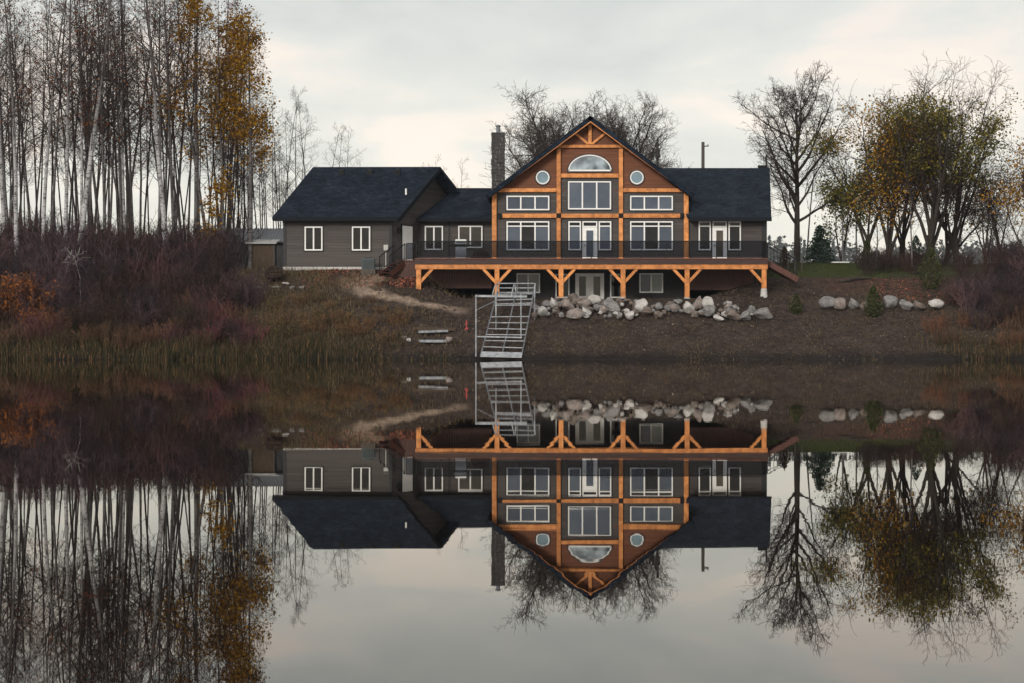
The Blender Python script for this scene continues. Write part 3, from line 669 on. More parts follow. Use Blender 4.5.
def diag_stairs(p, dirv, width, n, run, rise):
    p = Vector(p); d = Vector(dirv).normalized(); w = Vector((-d.y, d.x, 0))*width/2; s_ = MB()
    for k in range(n):
        c = p + d*run*(k+.5) + Vector((0, 0, -rise*(k+1))); s_.bar(c-w*.94, c+w*.94, run+.04, .05)
    so = s_.build('stairs', M['fasciawood'], H)
    for sg in (-1, 1):
        a_ = p+w*sg; b_ = a_+d*run*n-Vector((0, 0, rise*n)); MB().bar(a_-Vector((0, 0, .2)), b_-Vector((0, 0, .12)), .05, .30).build('stringer', M['skirt'], so)
        h = MB(); u = Vector((0, 0, .95)); h.bar(a_+u, b_+u, .055, .05); h.bar(a_+u*.12, b_+u*.12, .03, .03); h.bar(a_-u*.1, a_+u, .06, .06); h.bar(b_-u*.2, b_+u, .06, .06)
        for k in range(1, 9): q = a_.lerp(b_, k/9); h.bar(q+u*.12, q+u, .02, .02)
        h.build('handrail', M['black'], so)
diag_stairs((dx0-1.0, 108.35, ZD), (-.62, -.5, 0), 1.0, 4, .27, .185)
stairs(dx1+.02, 1, 107.0, 108.4, ZD, 6, .30, .165)
railing((dx0-.6, 108.0, ZD), (dx0-.0, 108.0, ZD), 1, deck)
PAN[-1][0].build('glass_panel', M['smoked'], deck)

# ------------------------------------------------------------------ things on the deck
g = thing('gas_grill', 'stainless steel barbecue grill with black side shelves standing on the deck', 'grill', (X(461, 108.3), 108.3, ZD), world=False)
MB().box(-.32, .32, -.25, .25, .12, .80).build('cabinet', M['steel'], g, bevel=.02)
lid = MB().prism([(-.36, .92), (.36, .92), (.36, 1.08), (.30, 1.22), (-.30, 1.22), (-.36, 1.08)], -.27, .27).build('hood', M['steel'], g, bevel=.02)
MB().tube([(-.25, -.31, 1.03), (.25, -.31, 1.03)], .018, 8).build('handle', M['black'], lid)
MB().box(-.38, .38, -.28, .28, .80, .915).build('firebox', M['black'], g)
for s in (-1, 1): MB().box(min(s*.39, s*.72), max(s*.39, s*.72), -.24, .24, .84, .89).build('side_shelf', M['black'], g)
for sx in (-.26, .26):
    for sy in (-.2, .2): MB().tube([(sx, sy-.02, .06), (sx, sy+.02, .06)], .06, 10).build('wheel', M['black'], g)
cov = thing('covered_furniture', 'low outdoor furniture under a brown cover on the deck next to the grill', 'covered furniture', (X(480.5, 108.2), 108.2, ZD))
m_ = MB(); nu = 14; nv = 8
for j in range(nv+1):
    for i_ in range(nu+1):
        u, v = i_/nu*2-1, j/nv*2-1
        z = .62*(1-abs(u)**4)*(1-abs(v)**4)*(1+.12*math.sin(u*3+1)) + .03*mnoise.noise(Vector((u*3, v*3, 0)))
        m_.v.append((u*.62, v*.45, max(0.005, z)))
for j in range(nv):
    for i_ in range(nu): a_ = j*(nu+1)+i_; m_.f.append((a_, a_+1, a_+nu+2, a_+nu+1))
m_.build('cover', M['cover'], cov, smooth=True)
legs = MB()
for sx in (-.55, .55):
    for sy in (-.38, .38): legs.box(sx-.03, sx+.03, sy-.03, sy+.03, 0, .12)
legs.build('furniture_frame', M['black'], cov)

# ------------------------------------------------------------------ things around the house
q = hit(369, 269.5); q = Vector((X(368.5, 108.6), 108.6, ground(X(368.5, 108.6), 108.6)+.12))
ac = thing('air_conditioner', 'dark grey outdoor air conditioner box standing by the garage wall', 'air conditioner', q)
MB().box(-.37, .37, -.3, .3, .08, .70).build('casing', M['ac'], ac, bevel=.03)
gm = MB()
for k in range(9): gm.box(-.33, .33, -.318, -.303, .14+k*.058, .16+k*.058)
gm.build('grille', M['black'], ac); MB().lathe([(.26, 0), (.26, .03), (.05, .04)], 18, (0, 0, .70)).build('fan_cover', M['black'], ac); MB().box(-.42, .42, -.35, .35, -.3, .08).build('pad', M['pole'], ac)

def firepit():
    p = hit(274, 284); t = thing('fire_pit', 'round dark rusted fire pit with a domed screen on pale flat stones', 'fire pit', p)
    MB().lathe([(.12, .12), (.38, .16), (.46, .28), (.43, .30), (.34, .2), (.1, .17)], 20).build('bowl', M['rust'], t, smooth=True)
    d = MB()
    for k in range(14):
        a = math.pi*k/14; pts = [(.44*math.cos(b)*math.cos(a), .44*math.cos(b)*math.sin(a), .30+.52*math.sin(b)) for b in np.linspace(0, math.pi, 15)]
        d.tube(pts, .018, 4)
    for b in (0, .35, .7, 1.05): d.tube([(.44*math.cos(b)*math.cos(a), .44*math.cos(b)*math.sin(a), .30+.52*math.sin(b)) for a in np.linspace(0, 2*math.pi, 21)], .018, 4)
    d.build('dome_screen', M['rust'], t); t.location.z += .12; t.scale = (1.12, 1.12, 1.12)
    for k in range(4): a = k*math.pi/2+.5; MB().bar((.3*math.cos(a), .3*math.sin(a), .2), (.42*math.cos(a), .42*math.sin(a), -.1), .05, .05).build('leg', M['rust'], t)
    return p
fp = firepit()

def shed():
    d = 112.5; x0, x1 = X(249, d), X(273.5, d); zb = 5.2; zt = Z(243, d)
    t = thing('garden_shed', 'small brown wooden shed with a pale lean-to roof left of the garage', 'shed', ((x0+x1)/2, d, zb), world=True)
    vboards(x0, x1, d, zb, zt).box(x0, x0+.05, d+.03, d+1.6, zb, zt).box(x1-.05, x1, d+.03, d+1.6, zb, zt-.05).box(x0, x1, d+1.55, d+1.6, zb, zt).build('wall', M['oldwood'], t)
    MB().slab((x0-.2, d-.25, zt+.02), (x1+.2, d-.25, zt+.02), (x1+.2, d+1.9, zt+.32), (x0-.2, d+1.9, zt+.32), .08).build('roof', M['tin'], t)
    for xx in (x0-.0, x1+.02): MB().box(xx-.05, xx+.05, d-.05, d-.01, zb, zt-.05).build('corner_post', M['pole'], t)
shed()
def barn():
    d = 121.0; x0, x1 = X(205, d), X(290, d); zb = 5.2; zt = Z(241, d); zr = Z(228.5, 124)
    t = thing('low_barn', 'long low outbuilding with a grey metal roof half hidden by the woods', 'outbuilding', ((x0+x1)/2, d, zb), world=True)
    vboards(x0, x1, d, zb, zt).box(x0, x1, d+5.9, d+6, zb, zt).prism([(x0, zb), (x0+.05, zb), (x0+.05, zt), (x0, zt)], d+.03, d+5.9).prism([(x1-.05, zb), (x1, zb), (x1, zt), (x1-.05, zt)], d+.03, d+5.9).build('wall', M['greywood'], t)
    r_ = MB(); r_.slab((x0-.3, d-.4, zt-.05), (x1+.3, d-.4, zt-.05), (x1+.3, d+3, zr), (x0-.3, d+3, zr), .08); r_.slab((x0-.3, d+3, zr), (x1+.3, d+3, zr), (x1+.3, d+6.4, zt-.05), (x0-.3, d+6.4, zt-.05), .08)
    for k in range(30): xx = lerp(x0-.2, x1+.2, k/29); r_.bar((xx, d-.4, zt-.03), (xx, d+3, zr+.02), .05, .05)
    r_.build('roof', M['greytin'], t)
barn()

# aluminium dock section pulled up the bank
def dock():
    d0, d1 = 97.0, 103.2
    def at(px_, t, dz=0): d = lerp(d0, d1, t); return Vector((X(px_, d), d, 0))
    t = thing('dock_ramp', 'silver aluminium dock ramp with rungs and guard rails leaning from the water up the bank', 'dock', (X(500, 97), 97, 0), world=True)
    bl, bm, br = P(480.5, 356.5, d0), P(501.5, 357.5, d0), P(521.5, 357.5, d0); tl, tm, tr_ = P(497.5, 292, d1), P(516, 293, d1), P(534, 291, d1)
    for b_, t_ in ((bl, tl), (bm, tm), (br, tr_)): MB().bar(b_, t_, .06, .11).build('stringer', M['alu_dark'], t)
    rg = 11
    for k in range(rg):
        u = (k+.6)/rg; a_ = bl.lerp(tl, u); b_ = br.lerp(tr_, u)
        if k in (7, 9): continue
        MB().bar(a_, b_ + Vector((0, 0, R.uniform(-.03, .03))), .10 if k % 3 else .24, .05).build('rung', M['alu'], t)
    a_, b_ = bl.lerp(tl, .0), br.lerp(tr_, .0)
    MB().hexa([bl+Vector((0, -.05, -.02)), br+Vector((0, -.05, -.02)), br.lerp(tr_, .06), bl.lerp(tl, .06), bl+Vector((0, -.05, .05)), br+Vector((0, -.05, .05)), br.lerp(tr_, .06)+Vector((0, 0, .05)), bl.lerp(tl, .06)+Vector((0, 0, .05))]).build('end_tread', M['alu'], t)
    # pipe legs and cross beam on the water side
    for q, dd, yt in ((476, 97.4, 294.5), (521, 99.5, 293), (496, 101.0, 292), (534.5, 102.6, 286)):
        x = X(q, dd); zt_ = Z(yt, dd); MB().tube([(x, dd, ground(x, dd)-.3), (x, dd, zt_)], .036, 8).build('leg', M['alu'], t)
    MB().bar(P(475, 296, 97.4), P(527, 296.5, 97.4), .09, .11).build('cross_beam', M['alu'], t)
    MB().bar(P(476, 336.5, 97.5), P(522, 337.5, 97.5), .06, .07).build('cross_beam', M['alu'], t)
    MB().bar(P(476.5, 310, 97.4), P(497, 300, 101), .03, .03).build('stay', M['alu'], t)
    dd = 103.3
    for y in (283.5, 288, 292.5):
        MB().tube([P(498, y, dd), P(534, y, dd)], .032, 8).build('guard_rail', M['alu'], t)
    for q in (497.5, 515.5, 535):
        MB().tube([P(q, 297, dd), P(q, 285, dd), P(q+.3, 283.4, dd)], .035, 8).build('guard_post', M['alu'], t)
    # second rail run toward the water end, curved at its front
    for q0, q1 in ((497.5, 494), (515.5, 513)):
        MB().tube([P(q0, 284, dd), P(lerp(q0, q1, .6), 285, 102.2), P(q1, 289, 101.6), P(q1-2, 297, 101.4)], .035, 8).build('hand_rail', M['alu'], t)
    for y in (300, 304): MB().bar(P(496, y, 102.8), P(533, y-1, 102.8), .12, .06).build('rung', M['alu'], t)
dock()

# planks and beams lying near the water
def plank(name, label, cat, a, b, w, h, m_, group=None):
    a = Vector(a); b = Vector(b); o = MB().bar(a, b, w, h).build(name, m_, None, bevel=.01); tag(o, label, cat, group); return o
def G(px_, py_, up=.0): q = hit(px_, py_); return q + Vector((0, 0, up))
plank('metal_plank', 'upper pale metal plank lying on the bank left of the dock ramp', 'plank', G(419.5, 335, .16), G(447, 334, .16), .28, .12, M['alu'])
plank('metal_plank', 'lower pale metal plank nearest the water left of the dock ramp', 'plank', G(419.5, 343.5, .12), G(446, 343.5, .12), .28, .14, M['alu'])
plank('wooden_beam', 'dark old wooden beam lying behind the metal planks', 'beam', G(413, 331, .1), G(455, 331.5, .1), .2, .18, M['oldwood'])
def small_rock(q, s, label, mi): pass
st = thing('survey_stake', 'thin wooden stake wrapped in red ribbon left of the dock ramp', 'stake', G(466.5, 334.5))
MB().bar((0, 0, -.2), (0, 0, .75), .045, .035).build('stick', M['oldwood'], st)
m_ = MB(); m_.bar((-.02, -.03, .45), (.01, -.03, .75), .07, .05); m_.quad((-.02, -.05, .40), (-.12, -.07, .24), (.10, -.06, .30), (.04, -.05, .42)); m_.build('ribbon', M['red'], st)

# ------------------------------------------------------------------ boulders
def rock_mesh(seed, sub=3, ang=.35):
    bm_ = bpy.data.meshes.new('rock'); import bmesh
    b = bmesh.new(); bmesh.ops.create_icosphere(b, subdivisions=sub, radius=1); r_ = random.Random(seed); off = Vector((seed*3.7, seed*1.3, 0))
    planes = [(Vector((r_.gauss(0, 1), r_.gauss(0, 1), r_.gauss(0, 1))).normalized(), r_.uniform(.46, .82)) for _ in range(12)]
    for v in b.verts:
        c = v.co.copy()
        for n_, k in planes:
            s = c.dot(n_) - k
            if s > 0: c -= n_*s*.96
        c *= 1 + .22*mnoise.noise(c*1.4+off) + .09*mnoise.noise(c*3.5+off) + .03*mnoise.noise(c*8+off)
        v.co = c
    b.to_mesh(bm_); b.free(); bm_.polygons.foreach_set('use_smooth', [True]*len(bm_.polygons)); bm_.materials.append(ROCKM[0]); return bm_
RM = [rock_mesh(k+1) for k in range(12)]
def rock(name, label, p, s, mi, group=None, rot=None, k=None):
    o = bpy.data.objects.new(name, RM[R.randrange(12) if k is None else k]); COL.objects.link(o); o.location = p; o.scale = s
    o.rotation_euler = rot if rot else (R.uniform(-.4, .4), R.uniform(-.4, .4), R.uniform(0, 6.28))
    o.material_slots[0].link = 'OBJECT'; o.material_slots[0].material = ROCKM[mi]; tag(o, label, 'boulder', group); return o
def prock(px_, py_, wpx, hpx, mi, label, d, group=None, k=None, name='boulder'):
    """boulder whose middle shows at px,py and that is wpx by hpx large there"""
    c = P(px_, py_, d); s = d/F/2
    return rock(name, label, c, (wpx*s*1.12, (wpx+hpx)/2*s, hpx*s*1.15), mi, group, (R.uniform(-.15, .15), R.uniform(-.15, .15), R.choice((0, 3.14))+R.uniform(-.3, .3)), k)
big = [(543, 310.5, 14, 11, 0, 'whitish boulder at the heap end next to the dock ramp'), (567.5, 305, 15, 13, 2, 'rounded brownish boulder below the post left of the basement double doors'),
       (554, 303, 10, 11, 0, 'pale boulder on top of the heap just right of the dock ramp'), (574, 314, 18, 11, 2, 'long pinkish boulder low in the heap below the basement double doors'), (595, 300, 14, 10, 0, 'bright white boulder on the heap top before the basement double doors'),
       (583, 303.5, 15, 12, 2, 'tan boulder on the heap top in front of the basement double doors'), (586, 312, 11, 10, 0, 'white roundish boulder low before the basement double doors'), (611, 307, 19, 18, 1, 'largest round grey boulder right of the basement double doors'),
       (642, 305.5, 14, 14, 0, 'large pale boulder under the small basement window'), (690, 308, 12, 15, 0, 'upright whitish boulder below the post right of the small basement window'), (708.5, 303, 12, 12, 0, 'cream white boulder perched highest at the right part of the heap'),
       (698, 303, 12, 13, 2, 'brownish slanted boulder left of the cream perched boulder'), (709, 312, 14, 13, 1, 'brown-grey boulder directly under the cream perched boulder'), (733, 315, 18, 12, 3, 'dark ribbed boulder low near the right end of the heap'),
       (745.5, 315.5, 13, 11, 1, 'rounded grey boulder second from the right end of the heap'), (763.5, 313, 22, 12, 1, 'wide flat-topped grey boulder alone at the right end of the heap'), (718, 318, 12, 6, 0, 'low flat pale stone at the foot of the heap near its right end')]
for a_ in big: prock(*a_[:5], a_[5], 103.2 + (308-a_[1])*.1)
gl = 'smaller mixed grey or brown stone packed among the big boulders below the deck'
for k in range(150):
    x_ = R.uniform(533, 752); t_ = R.random()**.8; top = interp(x_, [(535, 303), (555, 301), (600, 302), (660, 303), (715, 304), (752, 311)]); y_ = lerp(top, 319.5, t_)
    w = R.uniform(4, 12) if k < 90 else R.uniform(3, 6); p = hit(x_, y_); sc_ = w*p.y/F/2
    p = p + Vector((0, -.18, .12+.25*sc_)); p.x = X(x_, p.y)
    rock('stone', gl, p, (sc_*1.15, sc_, sc_*R.uniform(.7, 1.0)), R.choice((0, 1, 1, 1, 2, 3, 3, 3)), 'smaller stones of the heap below the deck')
row = [(829, 303, 18, 12, 1, 'rounded grey boulder at the left end of the boulder row on the right bank'), (839.5, 304.5, 16, 12, 2, 'pinkish boulder second from the left in the row on the right bank'), (854.5, 304, 13, 12, 1, 'small grey boulder third from the left in the row on the right bank'),
       (864, 305, 10, 11, 3, 'dark boulder half hidden behind the small cedar in the boulder row'), (889.5, 303, 17, 14, 1, 'blue-grey boulder just right of the small cedar in the row'), (905, 305, 15, 11, 1, 'grey square-cut boulder two places right of the small cedar in the boulder row'),
       (919, 305.5, 16, 10, 3, 'brown-grey boulder second from the right in the row on the right bank'), (935.5, 304.5, 18, 10, 0, 'pale flat slab-like boulder at the right end of the boulder row')]
for a_ in row: prock(*a_[:5], a_[5], 104.3)
for q, w, mi in (((262, 284.5), 10, 1), ((285, 284), 12, 0), ((292, 288), 9, 1), ((258, 288), 9, 0), ((276, 288), 13, 1), ((302, 288.5), 8, 1)):
    p = hit(*q); rock('flat_stone', 'flat grey stone laid around the dark fire pit', p+Vector((0, 0, .02)), (w*.03, w*.03, .10), mi, 'flat stones around the fire pit', (0, 0, R.uniform(0, 6)))
rock('stone', 'pale brown stone at the right end of the metal planks', G(449, 343, .15), (.28, .3, .3), 2, None); rock('stone', 'small dark stone left of the metal planks by the water', G(404, 339, .05), (.2, .2, .14), 3, None)
rock('stone', 'small pale stone just right of the dark one left of the planks', G(409, 341, .05), (.16, .15, .12), 0, None)

# ------------------------------------------------------------------ trees
MINR = [.0060]
def wob(d, a):
    v = Vector((d.x+R.gauss(0, a), d.y+R.gauss(0, a), d.z+R.gauss(0, a))); return v.normalized()
def away(d, ang, az):
    u = d.orthogonal().normalized(); w = d.cross(u); return (d*math.cos(ang) + (u*math.cos(az)+w*math.sin(az))*math.sin(ang)).normalized()
def grow(mbs, tips, p, d, Ln, r, lvl, S):
    s = S[lvl]; n = s['seg']; pts = [p.copy()]; rad = [r]; q = p.copy(); dd = d.copy()
    for k in range(n):
        dd = wob(dd, s['wob']); dd = (dd + Vector((0, 0, s['up']))).normalized(); q = q + dd*(Ln/n); pts.append(q.copy()); rad.append(max(MINR[0], r*(1-(1-s['tap'])*(k+1)/n)))
    mbs[min(lvl, len(mbs)-1)].tube(pts, rad, s['n'], cap=False)
    if lvl == len(S)-1: tips.append(pts[-1]); tips.append(pts[len(pts)//2]); return
    nx_ = S[lvl+1]; az = R.uniform(0, 6.28)
    for k in range(nx_['num']):
        t = s['from'] + (1-s['from'])*((k+R.random())/nx_['num'])**s.get('pw', 1); i_ = min(n-1, int(t*n)); f_ = t*n-i_
        pos = pts[i_].lerp(pts[i_+1], f_); dr = (pts[i_+1]-pts[i_]).normalized(); az += 2.4+R.uniform(-.5, .5)
        rel = (t-s['from'])/(1-s['from']+1e-6)
        ln = nx_['len'](Ln, rel) * R.uniform(.75, 1.25); rr = max(.007, min(rad[i_]*.75, ln*nx_['thick']))
        grow(mbs, tips, pos, away(dr, nx_['ang']+R.uniform(-.2, .2), az), ln, rr, lvl+1, S)
def lv(seg, wob_, up, n, tap, frm=.2, num=0, len_=None, ang=.7, thick=.02, pw=1): return dict(seg=seg, wob=wob_, up=up, n=n, tap=tap, num=num, len=len_, ang=ang, thick=thick, pw=pw, **{'from': frm})
def aspen_spec(H_, dens=1.0, start=.38):
    return [lv(12, .020, .03, 8, .18, start), lv(5, .10, .05, 4, .3, .25, int(20*dens), lambda L_, t: H_*(.05+.15*(1-t)**.8*min(1, .35+2.5*t)), .85, .010),
            lv(3, .14, .05, 3, .4, .15, 7, lambda L_, t: max(.35, L_*.42*(1-.4*t)), .75, .009), lv(2, .18, .04, 3, .5, .1, 4, lambda L_, t: max(.22, L_*.5), .75, .010)]
def make_tree(name, label, cat, S, H_, r, mtrunk, mtwig, leaf=None, nleaf=0, lsize=.14, lfilter=None, lean=(0, 0), trunk_levels=1, spread=.22):
    t = thing(name, label, cat, (0, 0, 0)); tm_, cm = MB(), MB(); tips = []
    grow([tm_]*trunk_levels + [cm], tips, Vector((0, 0, -.4)), Vector((lean[0], lean[1], 1)).normalized(), H_, r, 0, S)
    tm_.build('trunk', mtrunk, t, smooth=True); cm.build('crown', mtwig, t)
    if leaf:
        tp = [q for q in tips if (lfilter is None or lfilter(q))]
        if tp:
            tp = [q for q in tp if mnoise.noise(q*.55) > -.02] or tp
            pts = [tuple(R.choice(tp)+Vector((R.gauss(0, spread), R.gauss(0, spread), R.gauss(0, spread)))) for _ in range(nleaf)]
            o = bpy.data.objects.new('foliage', leaves_mesh('foliage', pts, lsize, leaf)); COL.objects.link(o); o.parent = t
    return t
WG = 'leafless aspens and birches of the wood left of the house'
L_b = 'leafless white-barked birch among the dense wood left of the house'
L_g = 'leafless grey-trunked aspen among the dense wood left of the house'
L_d = 'thin dark leafless tree deep in the wood left of the house'
def proto_aspen(lab, H_, r, mt, dens=1, leaf=None, nleaf=0, **k):
    t = make_tree('birch_tree' if mt is M['birch'] else 'aspen_tree', lab, 'tree', aspen_spec(H_, dens), H_, r, mt, M['twig'], leaf, nleaf, **k); return t
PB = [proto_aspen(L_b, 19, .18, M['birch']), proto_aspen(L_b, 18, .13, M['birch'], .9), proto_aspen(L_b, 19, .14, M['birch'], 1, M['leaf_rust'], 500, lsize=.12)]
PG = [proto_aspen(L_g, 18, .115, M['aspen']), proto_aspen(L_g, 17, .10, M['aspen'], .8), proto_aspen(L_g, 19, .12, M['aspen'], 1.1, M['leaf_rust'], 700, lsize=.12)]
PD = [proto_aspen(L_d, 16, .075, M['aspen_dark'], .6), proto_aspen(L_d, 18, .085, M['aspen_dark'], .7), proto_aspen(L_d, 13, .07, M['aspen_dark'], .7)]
def plant(proto, px_, d, sc=1.0, lab=None, grp=WG, dz=-.1):
    x = X(px_, d); return copy_thing(proto, (x, d, ground(x, d)+dz), (R.gauss(0, .045), R.gauss(0, .045), R.uniform(0, 6.28)), (sc*R.uniform(.8, 1.0), sc*R.uniform(.95, 1.05), sc), lab, grp)
# the pale trunks one can tell apart at the front
front = [(18, 108.5, 0, .95), (43, 109, 1, 1.0), (66, 109.5, 2, 1.0), (76, 108.6, 0, 1.05), (81, 111, 1, .95), (128, 113, 1, .95), (168, 109.2, 0, 1.02), (5, 112, 2, 1)]
fl = {168: 'tall white birch with a thick black-scarred trunk at the right side of the wood', 76: 'thick white-trunked birch standing in front in the middle of the left wood'}
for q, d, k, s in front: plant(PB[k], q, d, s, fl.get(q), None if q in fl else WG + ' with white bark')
k = 0
for _ in range(30):
    plant(R.choice(PG), R.uniform(-25, 235), R.uniform(110, 124), R.uniform(.85, 1.1), None, WG + ' with grey bark')
for _ in range(72):
    d = R.uniform(114, 150); plant(R.choice(PD[:2]), R.uniform(-40, 245), d, R.uniform(.9, 1.15), None, WG + ', thin and dark')
for _ in range(26): plant(R.choice(PD), R.uniform(232, 300), R.uniform(118, 140), R.uniform(.62, .85), None, WG + ', thin and dark')
# sparse thin trees behind the garage
for q, d, s in ((312, 135, .75), (322, 138, .72), (330, 140, .62), (345, 150, .7), (362, 160, .68), (378, 165, .62), (300, 130, .8), (430, 165, .70), (446, 170, .78), (455, 175, .7)):
    plant(R.choice(PD), q, d, s, 'slender bare tree rising faintly behind the garage roof', 'bare trees behind the garage roof')
for o in PB + PG + PD: drop(o)
def flt(zmin, zmax, xmin=-9, xmax=9): return lambda p: zmin < p.z < zmax and xmin < p.x < xmax
g1 = make_tree('aspen_tree', 'tall aspen with gold-brown leaves beside the white scarred birch', 'tree', aspen_spec(18, 1.1, .36), 18, .16, M['aspen'], M['twig'], M['leaf_gold'], 3400, lsize=.16, spread=.3, lfilter=flt(7, 18))
g1.location = (X(196, 113), 113, ground(X(196, 113), 113))
g2 = make_tree('aspen_tree', 'outermost golden-leaved aspen at the right edge of the left wood', 'tree', aspen_spec(15.2, 1.15, .35), 15.2, .15, M['aspen'], M['twig'], M['leaf_gold'], 4200, lsize=.16, spread=.3, lfilter=flt(6.2, 15))
g2.location = (X(250, 112.5), 112.5, ground(X(250, 112.5), 112.5))
g3 = make_tree('aspen_tree', 'gold-leaved aspen behind the outermost golden one of the left wood', 'tree', aspen_spec(16.5, 1.0, .36), 16.5, .14, M['aspen_dark'], M['twig'], M['leaf_gold'], 3800, lsize=.16, spread=.3, lfilter=flt(8, 16))
g3.location = (X(226, 116), 116, ground(X(226, 116), 116))
g4 = make_tree('aspen_tree', 'slim aspen sapling with low yellow leaves beside the garden shed', 'tree', aspen_spec(6, .8, .15), 6, .06, M['aspen_dark'], M['twig'], M['leaf_gold'], 900, lsize=.16, spread=.25)
g4.location = (X(215, 111), 111, ground(X(215, 111), 111))

MINR[0] = .0075
def round_spec(H_, trunk=.3, num=9, ang=.75, fan=.62, up=.05, n2=8, n3=7, n4=5, wobk=1):
    return [lv(8, .022*wobk, .03, 9, .3, trunk), lv(7, .11*wobk, up, 6, .22, .2, num, lambda L_, t: H_*fan*(1-.45*t), ang, .022),
            lv(5, .16*wobk, .05, 4, .3, .15, n2, lambda L_, t: L_*.48*(1-.45*t), .75, .016), lv(4, .2*wobk, .03, 3, .4, .1, n3, lambda L_, t: max(.5, L_*.45), .75, .012), lv(2, .2, .02, 3, .5, .1, n4, lambda L_, t: max(.28, L_*.42), .7, .011)]
def place(t, px_, d, dz=0): t.location = (X(px_, d), d, ground(X(px_, d), d)+dz); return t
MINR[0] = .010
R.seed(21)
S = [lv(9, .018, .03, 9, .22, .26), lv(7, .13, .07, 6, .22, .15, 22, lambda L_, t: 11.6*(.16+.28*math.sin(math.pi*min(1, .22+.74*t))),   .90, .024),
     lv(5, .15, .05, 4, .3, .12, 10, lambda L_, t: L_*.42*(1-.4*t), .75, .015), lv(4, .2, .03, 3, .4, .1, 7, lambda L_, t: max(.45, L_*.45), .75, .012), lv(2, .2, .02, 3, .5, .1, 4, lambda L_, t: max(.26, L_*.42), .7, .011)]
place(make_tree('bare_tree', 'big bare dark tree with wide branching crown just right of the house', 'tree', S, 11.5, .27, M['bark'], M['twig'], trunk_levels=2), 797, 125).scale = (.90, .90, .95)
MINR[0] = .0085
R.seed(33)
S = round_spec(9.6, .12, 22, .8, .66, .06, 12, 8, 5)
place(make_tree('bare_tree', 'broad bare tree behind the house rising left of the gable peak', 'tree', S, 9.0, .28, M['bark'], M['twig_grey'], trunk_levels=2), 558, 136).scale = (1.22, 1.22, 1.08)
place(make_tree('bare_tree', 'broad bare tree behind the house rising right of the gable peak', 'tree', round_spec(9.6, .12, 22, .8, .72, .07, 12, 8, 5), 9.6, .28, M['bark'], M['twig_grey'], trunk_levels=2), 634, 137)
place(make_tree('bare_tree', 'bare tree behind the gable peak between the two broad ones', 'tree', round_spec(9.6, .15, 16, .7, .6, .08, 11, 7, 4), 9.6, .25, M['bark'], M['twig_grey'], trunk_levels=2), 598, 142)
MINR[0] = .0085
def fork_spec(H_, num, ang, fan=.62, n2=12, n3=7, n4=4):
    return [lv(3, .05, .02, 9, .7, .25), lv(9, .075, .05, 6, .12, .2, num, lambda L_, t: H_*fan, ang, .0145),
            lv(5, .14, .06, 4, .25, .15, n2, lambda L_, t: L_*.30*(1-.3*t), .7, .014), lv(4, .18, .04, 3, .4, .1, n3, lambda L_, t: max(.5, L_*.48), .7, .012), lv(2, .2, .02, 3, .5, .1, n4, lambda L_, t: max(.28, L_*.42), .7, .011)]
def fork(px_, d, H_, num, ang, label, leaf, nleaf, lf=None, lean=(0, 0), lsize=.145, r=.24, name='maple_tree', spread=.3, **k):
    S = fork_spec(H_, num, ang, **k); S0 = H_*.17
    t = make_tree(name, label, 'tree', S, S0, r, M['bark'], M['twig'], leaf, nleaf, lsize, lf, lean, 2, spread); return place(t, px_, d)
fork(866, 120, 11.5, 5, .30, 'olive-leaved tree at the left side of the tree group right of the house', M['leaf_olive'], 8500, flt(2.0, 13), lean=(-.03, 0))
fork(888, 118, 12.0, 5, .28, 'tree full of orange leaves in the middle of the right tree group', M['leaf_orange'], 5200, flt(2.4, 10.4), lean=(.02, 0))
fork(902, 121, 13.5, 5, .28, 'tall tree with olive leaves high up behind the orange tree', M['leaf_olive'], 6000, flt(5.5, 11))
fork(928, 117, 14.4, 7, .42, 'tallest spreading tree, bare at the top with thin olive leaves, of the right group', M['leaf_olive'], 6000, flt(5.5, 10.4), lean=(.1, 0), r=.34)
fork(956, 120.5, 13.6, 6, .42, 'broad tree with thin olive leaves leaning to the right edge of the right tree group', M['leaf_olive'], 5000, flt(5, 11), lean=(.16, 0), r=.24)
fork(944, 122, 10.5, 4, .33, 'smaller tree with orange lower leaves at the right side of the tree group', M['leaf_orange'], 2200, flt(1.0, 6), lean=(.2, 0), r=.2)
fork(985, 119, 8.5, 4, .25, 'thin bare dark tree between the right tree group and the frame edge tree', None, 0, r=.14)
fork(1000, 124, 8.0, 4, .28, 'thin bare tree behind the dark one near the right brush', None, 0, r=.12)
fork(1030, 112, 11, 4, .3, 'orange-leaved tree cut off at the right edge of the picture', M['leaf_orange'], 3000, flt(3, 12), r=.22)
fork(842, 126, 7.5, 3, .25, 'slender olive-leaved tree between the bare oak and the tree group', M['leaf_olive'], 2600, flt(2, 9), r=.12, n2=7, n3=5)
for q, d, top in ((806.5, 127, 150), (843, 122, 168), (857, 124, 180), (912, 116, 200), (876, 115, 215)):
    zt_ = Z(top, d); zb = ground(X(q, d), d); h_ = zt_-zb
    t = make_tree('sapling', 'slender straight grey-trunked sapling among the trees right of the house', 'sapling', [lv(8, .02, .02, 6, .3, .5), lv(3, .1, .08, 3, .4, .2, 9, lambda L_, t: .9*(1-.5*t)+.2, .7, .012), lv(2, .15, .05, 3, .5, .2, 4, lambda L_, t: .35, .7, .012)], h_, .075, M['aspen'], M['twig']); t['group'] = 'slender saplings right of the house'; place(t, q, d)

